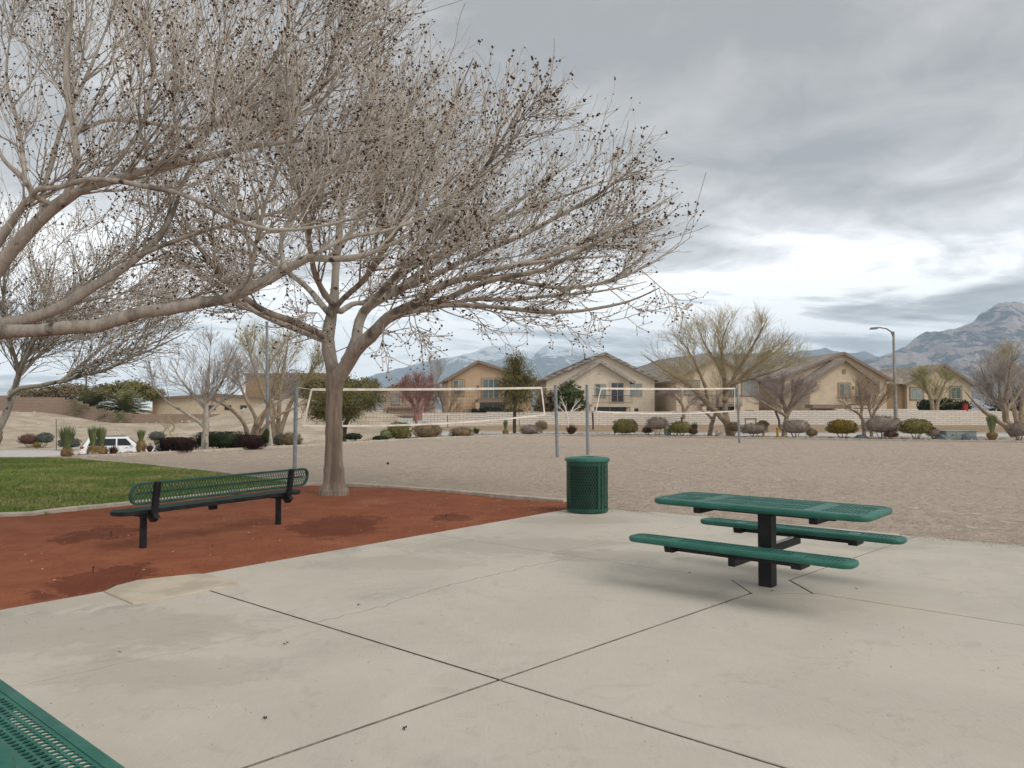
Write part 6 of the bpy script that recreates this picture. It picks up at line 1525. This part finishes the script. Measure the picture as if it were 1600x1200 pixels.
MB().box(.68, .83, -.3, -.205, 3.9, 4.2).build('wall_lamp', M['rail'], h)
vents(h, [(-3.0, 8, 6.6), (-2.4, 8.5, 6.8), (-1.0, 9, 7.4)])
# rightmost house
h = thing('house', 'rightmost brown house behind the street lamp and olive tree', 'house', place(1462, 92), HR, 'houses beyond the white wall')
gable(MB(), -3.6, 4.6, 0, 12, -.6, 4.7, 6.95, .9).build('wall', M['stucco_sand'], h); roof(h, -3.6, 4.6, 0, 12, 4.7, 6.95, 'roof_tile', .9)
MB().box(-9.2, -3.605, .5, 11, -.6, 4.65).build('side_wing_wall', M['stucco_brown'], h)
MB().hexa([(-9.4, .1, 4.66), (-3.2, .1, 4.66), (-3.2, 11.2, 4.66), (-9.4, 11.2, 4.66), (-9.0, 5.4, 6.3), (-2.0, 5.4, 6.3), (-2.0, 5.8, 6.3), (-9.0, 5.8, 6.3)]).build('side_wing_roof', M['roof_tile'], h)
window(h, -2.4, 3.5, 1.4, 1.2, -.01, 'glass_pale', 'trim', 1); window(h, 2.6, 3.6, 1.2, 1.3, -.01, 'glass', 'trim', 1)
MB().box(.75, 1.05, -.06, -.005, 6.1, 6.4).build('gable_vent', M['glass_dark'], h)
vents(h, [(-6.2, 6, 6.4), (-4.6, 6, 6.4)])
tag(MB().box(-.2, .2, -.2, .2, -.4, .62).box(-.24, .24, -.24, .24, .62, .66).build('red_yard_object', M['redpaint'], None, loc=tuple(at(1508, 641, 82))), 'small red upright object in the yard of the rightmost house', 'cabinet')  # unidentified red spot; the upright box shape is a guess
# small pinkish house in the gap, and the far left building
h = thing('house', 'small pinkish house behind the reddish bare tree', 'house', place(632, 108), math.radians(4), 'houses beyond the white wall')
gable(MB(), -3.2, 4.2, 0, 9, -.6, 4.3, 5.55, .2).build('wall', M['stucco_pink'], h); roof(h, -3.2, 4.2, 0, 9, 4.3, 5.55, 'roof_tile', .2)
window(h, -1.3, 3.0, .8, 1.1, -.01, 'glass_pale', 'trim', 1); window(h, -2.6, .9, .7, .9, -.01, 'glass_dark', None, 0); MB().box(-2.4, 1.8, -.5, -.005, 1.75, 1.95).build('eave_band', M['trim'], h)
h = thing('house', 'tan single storey building behind the brown block wall', 'house', place(340, 118), math.radians(0))
gable(MB(), -9.6, 9.6, 0, 14, -1, 3.3, 3.9).build('wall', M['stucco_sand'], h); roof(h, -9.6, 9.6, 0, 14, 3.3, 3.9, 'roof_tile', ov=.6)
MB().box(-9.6, -9.3, -.9, -.003, -1, 3.0).build('wing_wall', M['stucco_brown'], h)
for xx in (-.8, 1.6, 4.0): window(h, xx, 1.9, 1.0, .7, -.01, 'glass_dark', None, 0)
h = thing('house', 'flat roofed tan building rising behind the yellow green tree', 'house', place(450, 135), 0)
MB().box(-7.5, 8, 0, 12, -1, 7.6).build('wall', M['stucco_brown'], h); MB().box(-7.8, 8.3, -.3, 12.3, 7.6, 8.0).build('roof', M['trim'], h); window(h, -3, 4.6, 1.4, 1.2, -.01, 'glass_dark', None, 1)
window(h, 3, 4.6, 1.4, 1.2, -.01, 'glass_dark', None, 1)
tag(MB().tube([(0, 0, -1), (0, 0, 7.3)], .11, 8).build('utility_pole', M['wood_dark'], None, loc=tuple(at(134, 640, 112))), 'thin dark pole behind the left palms', 'pole')

# street lamp and light pole
b_ = at(1400, 684, 46.0); tp_ = at(1396, 518, 46.0); s = 46.0 / FPX
t = thing('street_lamp', 'tall grey street lamp with curved arm at right', 'street lamp', tuple(b_))
hh = tp_.z - b_.z; lx = tp_.x - b_.x
MB().tube([(0, 0, -.3), (0, 0, hh * .3), (lx * .6, 0, hh * .6), (lx, 0, hh)], [.115, .105, .085, .065], 12).build('pole', M['pole_pale'], t, True)
MB().tube([(lx, 0, hh - .3), (lx - .15, -.03, hh - .02), (lx - .45, -.08, hh + .16), (lx - .85, -.12, hh + .22), (lx - 1.15, -.15, hh + .2)], [.05, .045, .04, .036, .034], 8).build('arm', M['pole_grey'], t, True)
MB().hexa([(lx - 1.5, -.27, hh + .1), (lx - 1.05, -.25, hh + .12), (lx - 1.05, -.05, hh + .12), (lx - 1.5, -.05, hh + .1), (lx - 1.42, -.24, hh + .22), (lx - 1.02, -.22, hh + .26), (lx - 1.02, -.08, hh + .26), (lx - 1.42, -.08, hh + .22)]).build('lamp_head', M['pole_grey'], t, bevel=.02)
MB().box(-.18, .18, -.18, .18, -.3, .12).build('base', M['kerb'], t)
b_ = at(418.5, 694, 36.0); tp_ = at(417, 505, 36.0)
t = thing('light_pole', 'slender pale light pole before the yellow green tree at left', 'light pole', tuple(b_))
MB().tube([(0, 0, -.3), (tp_.x - b_.x, 0, tp_.z - b_.z)], [.09, .06], 10).build('pole', M['galv'], t, True)
MB().tube([(0, 0, -.2), (0, 0, .25)], .15, 10).build('base', M['box_green'], t, True)
MB().tube([(tp_.x - b_.x, 0, tp_.z - b_.z), (tp_.x - b_.x, 0, tp_.z - b_.z + .08)], .075, 10).build('cap', M['galv'], t, True)
# thin stakes and posts
for lab, px, py, hpx, D, m_, r in [('thin dark tree stake behind the second net corner', 927, 676, 33, 60, 'wood_dark', .07), ('short dark trunk stump in front of the mauve tree', 1066, 668, 16, 66, 'wood_dark', .09), ('dark leaning trunk pole left of the small mauve tree', 1218, 674, 34, 62, 'wood_dark', .09), ('thin wire stake across the road at left', 88, 701, 46, 60, 'rail', .03), ('thin dark stake before the white wall', 812, 670, 14, 70, 'rail', .035), ('thin dark stake at the left end of the white wall', 700, 671, 22, 70, 'rail', .035)]:
    b_ = at(px, py, D); hh = hpx / FPX * D; tag(MB().tube([(0, 0, -.4), (-.02, 0, hh * .5), (-.06 if 'lean' not in lab else -.35, 0, hh)], r, 7).build('stake', M[m_], None, loc=tuple(b_)), lab, 'stake')
# utility cabinets
def cabinet(label, px, py, w, h_, D, dp, mat, double=False):
    b_ = at(px, py, D); s = D / FPX; w *= s; h_ *= s; t = thing('utility_cabinet', label, 'cabinet', tuple(b_), 0, 'utility cabinets')
    MB().box(-w / 2, w / 2, 0, dp, -.3, h_ * .9).build('body', M[mat], t, bevel=.01)
    MB().box(-w / 2 - .03, w / 2 + .03, -.03, dp + .03, h_ * .9 + .002, h_).build('lid', M[mat], t, bevel=.01)
    for k in ((-.25, .25) if double else (0,)): MB().box(k * w - w * .21 * (1 if double else 1.9), k * w + w * .21 * (1 if double else 1.9), -.02, -.003, h_ * .08, h_ * .84).build('door', M[mat], t); MB().box(k * w + .05, k * w + .12, -.045, -.021, h_ * .45, h_ * .6).build('handle', M['pole_grey'], t)
    return t
cabinet('taller white utility cabinet behind the clipped shrub', 632, 674, 22, 20, 56, .5, 'box_white', True)
cabinet('lower white utility cabinet beside the taller one', 661, 672, 17, 15, 58, .5, 'box_white')
cabinet('pale green utility box, left of the joined pair at right', 1494, 687, 32, 14, dk(1494, 1.0), .9, 'box_green', True)
cabinet('pale green utility box, right of the joined pair at right', 1516, 686, 20, 13, dk(1516, 1.6), .9, 'box_green')
cabinet('small green utility box beside the lollipop shrub', 1044, 679, 9, 9, dk(1044, 1.0), .4, 'box_green')
b_ = at(1173, 676, 53.0)
t = thing('backflow_cage', 'open brown pipe frame behind the wide brown mound shrub', 'pipe frame', tuple(b_)); s = 53 / FPX
for x in (-8 * s, 8 * s): MB().box(x - .04, x + .04, -.04, .04, -.2, 20 * s).build('post', M['trim'], t)
MB().box(-8 * s - .06, 8 * s + .06, -.05, .05, 20 * s + .002, 20 * s + .12).build('top_bar', M['trim'], t)
for lab, px, py, h_ in (('short yellow bollard left of the small mauve tree', 1213, 684, 14), ('taller yellow bollard behind the wide mound shrub', 1192.5, 684, 9)):
    px = 1215 if 'left' in lab else 1193; D = dk(px, 2.0); b_ = at(px, py - 1.5, D); hh = h_ / FPX * D
    t = thing('bollard', lab.replace('taller', 'low'), 'bollard', tuple(b_), 0, 'yellow bollards')
    MB().tube([(0, 0, -.2), (0, 0, hh)], .075, 12).build('post', M['yellow'], t, True); MB().lathe([(.076, hh + .001), (.06, hh + .04), (0, hh + .055)], 12).build('cap', M['yellow'], t, True)

# white parked car
cw = place(191, 52.0); z_ = h1(cw[0], 52.0) + .02
t = thing('parked_car', 'white sport utility car parked behind the thatched bulb plants', 'car', (cw[0], cw[1], z_ - .22), math.radians(24))
t.scale = (0.97, 0.97, 0.9)
def loft(secs):
    """secs: list of (x, half width, z list) rings of 8"""
    pass
low = [(-2.42, .45), (-2.45, .62), (-2.40, 1.02), (-2.30, 1.10), (1.05, 1.10), (1.30, 1.08), (2.15, 1.0), (2.40, .86), (2.46, .62), (2.42, .38), (1.95, .30), (-1.9, .30)]
mb = MB(); mb.extr_y(low, -.95, .95); body = mb.build('body', M['carpaint'], t, True, bevel=.06)
def cab(x0, x1, xa, xb, zb, zt, wb, wt, mat, nm, par, bev=0):
    return MB().hexa([(x0, -wb, zb), (x1, -wb, zb), (x1, wb, zb), (x0, wb, zb), (xa, -wt, zt), (xb, -wt, zt), (xb, wt, zt), (xa, wt, zt)]).build(nm, M[mat], par, bevel=bev)
cab(-2.33, 1.12, -1.98, .38, 1.06, 1.72, .90, .70, 'carpaint', 'cabin', t, .05)
for sy_ in (-1, 1):
    for (xa, xb, xc, xd) in ((-2.0, -1.30, -1.78, -1.22), (-1.22, -.32, -1.14, -.32), (-.22, .72, -.22, .30)):
        y0, y1 = sy_ * (.885), sy_ * (.735)
        MB().hexa([(xa, y0, 1.12), (xb, y0, 1.12), (xb, y0 + sy_ * .02, 1.12), (xa, y0 + sy_ * .02, 1.12), (xc, y1, 1.62), (xd, y1, 1.62), (xd, y1 + sy_ * .02, 1.62), (xc, y1 + sy_ * .02, 1.62)]).build('side_window', M['glass_dark'], t)
    for xw_ in (-1.48, 1.48):
        w_ = MB(); w_.tube([(xw_, sy_ * .97, .22), (xw_, sy_ * .74, .22)], .36, 20); tyre = w_.build('wheel', M['tyre'], t, True); MB().tube([(xw_, sy_ * .985, .22), (xw_, sy_ * .9, .22)], .23, 16).build('rim', M['rim'], tyre, True)
    MB().hexa([(-2.47, sy_ * .98, .92), (-2.25, sy_ * .985, .94), (-2.25, sy_ * .7, .94), (-2.47, sy_ * .7, .92), (-2.43, sy_ * .97, 1.08), (-2.2, sy_ * .975, 1.09), (-2.2, sy_ * .7, 1.09), (-2.43, sy_ * .7, 1.08)]).build('tail_light', M['tail'], t)
    MB().box(2.2, 2.47, sy_ * .93 - .14, sy_ * .93 + .03, .74, .88).build('headlight', M['glass_pale'], t)
    MB().box(.62, .8, sy_ * 1.02 - .1, sy_ * 1.02 + .1, 1.1, 1.26).build('mirror', M['carpaint'], t, bevel=.02)
    MB().bar((-1.8, sy_ * .62, 1.79), (.2, sy_ * .62, 1.79), .05, .05).build('roof_rail', M['pole_grey'], t)
    for xx in (-.62, .42): MB().box(xx - .14, xx, sy_ * .965 - .02, sy_ * .965 + .02, .93, .97).build('door_handle', M['pole_grey'], t)
MB().hexa([(-2.36, -.8, 1.14), (-2.36, .8, 1.14), (-2.34, .8, 1.14), (-2.34, -.8, 1.14), (-2.05, -.64, 1.64), (-2.05, .64, 1.64), (-2.03, .64, 1.64), (-2.03, -.64, 1.64)]).build('rear_window', M['glass_dark'], t)
MB().hexa([(1.13, -.82, 1.12), (1.13, .82, 1.12), (1.1, .82, 1.12), (1.1, -.82, 1.12), (.46, -.64, 1.66), (.46, .64, 1.66), (.43, .64, 1.66), (.43, -.64, 1.66)]).build('windscreen', M['glass_dark'], t)
MB().box(-2.52, -2.40, -.9, .9, .42, .6).build('bumper', M['pole_grey'], t, bevel=.02)

# ------------------------------------------------------------------ small things on the ground
for lab, px, py in [('short black drip riser in the damp red patch nearest the pavement', 145, 893), ('thin black drip riser in the damp patch right of the bench', 697, 808), ('short black drip riser left of the bench leg', 173, 836)]:
    b_ = g(px, py); tag(MB().tube([(0, 0, -.05), (.003, 0, .02), (0, .004, .038)], .0045, 6).tube([(0, .004, .038), (0.008, .004, .046)], .007, 6).build('drip_riser', M['black'], None, loc=(b_.x, b_.y, 0)), lab, 'drip riser')
b_ = g(366, 771); tag(MB().lathe([(.0, .0), (.11, 0), (.1, .05), (.05, .07), (0, .075)], 12).build('valve_cover', M['galv'], None, loc=(b_.x, b_.y, .0)), 'small grey valve cover seen under the bench back', 'valve cover')
b_ = g(606, 724); tag(MB().lathe([(0, -.01), (.028, 0), (.04, .03), (.028, .06), (0, .07)], 10).build('lost_ball', M['tyre'], None, loc=(b_.x, b_.y, -.03)), 'small dark ball lying alone on the sand', 'ball')
rg = random.Random(3)
LEAF = [(190, 1020, 'curled leaf on the pavement below the raised apron'), (447, 1007, 'dark leaf scrap just left of the joint crossing'), (415, 1124, 'leaf scrap left of the lower joint'), (633, 1141, 'crumpled leaf right of the lower joint'), (560, 946, 'seed cluster beside the pavement crack'), (1136, 943, 'leaf scrap left of the table post'), (1078, 896, 'dark seed cluster behind the near seat'), (1338, 921, 'leaf scrap right of the table post'), (1206, 925, 'small leaf at the foot of the table post'), (332, 854, 'dark seed lying on the red granite')]
for px, py, lab in LEAF:
    b_ = g(px, py); mb = MB()
    for q in range(rg.randint(2, 4)):
        c = Vector((rg.gauss(0, .007), rg.gauss(0, .007), .003 + .004 * q)); a = rg.uniform(0, 6.28); l = rg.uniform(.004, .009); d = Vector((math.cos(a), math.sin(a), rg.uniform(0, .5))) * l; n_ = Vector((-math.sin(a), math.cos(a), .3)) * l * .5
        mb.hexa([c - d, c - n_, c + d, c + n_, c - d * .6 + Vector((0, 0, .005)), c - n_ * .6 + Vector((0, 0, .008)), c + d * .6 + Vector((0, 0, .006)), c + n_ * .6 + Vector((0, 0, .008))])
    tag(mb.build('fallen_leaf', M['leafdry'], None, loc=tuple(b_)), lab, 'fallen leaf', 'leaf scraps on the ground')
# fine grit swept into the joints and over the slabs
V = []; F = []
for i in range(2600):
    x = rg.uniform(-5, 9); y = rg.uniform(2.2, 12.4)
    if not inside(np.array([[x, y]]), pad)[0] or mnoise.noise(Vector((x * .7, y * .7, 1.1))) < -.05: continue
    k = len(V); r = rg.uniform(.0025, .006)
    for q in range(3): V.append((x + r * math.cos(q * 2.1 + i), y + r * math.sin(q * 2.1 + i), .001))
    V.append((x, y, .002 + r)); F += [(k, k + 1, k + 3), (k + 1, k + 2, k + 3), (k + 2, k, k + 3)]
ea, eb = Vector((1.62, 12.5)), Vector(g(1600, 851)[:2]); en = Vector((-(eb - ea).y, (eb - ea).x)).normalized()
if en.y > 0: en = -en
for i in range(5200):                                  # sand spilling from the court over the slab edge
    q_ = ea + (eb - ea) * rg.uniform(-.02, 1.15) + en * rg.expovariate(1 / .10); r = rg.uniform(.003, .007)
    if mnoise.noise(Vector((q_.x * 1.3, q_.y * 1.3, 4.4))) < -.1: continue
    k = len(V)
    for q in range(3): V.append((q_.x + r * math.cos(q * 2.1 + i), q_.y + r * math.sin(q * 2.1 + i), .001))
    V.append((q_.x, q_.y, .002 + r)); F += [(k, k + 1, k + 3), (k + 1, k + 2, k + 3), (k + 2, k, k + 3)]
o = obj('grit', np_mesh('grit', np.array(V), [np.array(F)], M['rock'])); tag(o, 'fine tan grit scattered over the concrete pavement', 'grit', kind='stuff')

V = []; F = []
for i in range(420):                                   # pale chips and leaf crumbs lying on the red bed
    a = rg.random(); i0, j0 = int(rg.random() ** .8 * (nw - 1)), int(a * (nu - 1)); x, y, z = Xb[i0, j0] + rg.uniform(-.1, .1), Yb[i0, j0] + rg.uniform(-.1, .1), Zb[i0, j0]
    if y > 14 or x < -8: continue
    l = rg.uniform(.006, .02); an = rg.uniform(0, 6.28); k = len(V); c_, s_ = math.cos(an) * l, math.sin(an) * l
    V += [(x - c_, y - s_, z + .003), (x + s_ * .4, y - c_ * .4, z + .006), (x + c_, y + s_, z + .008), (x - s_ * .4, y + c_ * .4, z + .01)]; F.append((k, k + 1, k + 2, k + 3))
o = obj('leaf_crumbs', np_mesh('leaf_crumbs', np.array(V), [np.array(F)], M['trim_light'])); tag(o, 'pale leaf crumbs and chips strewn over the red bed', 'litter', kind='stuff')
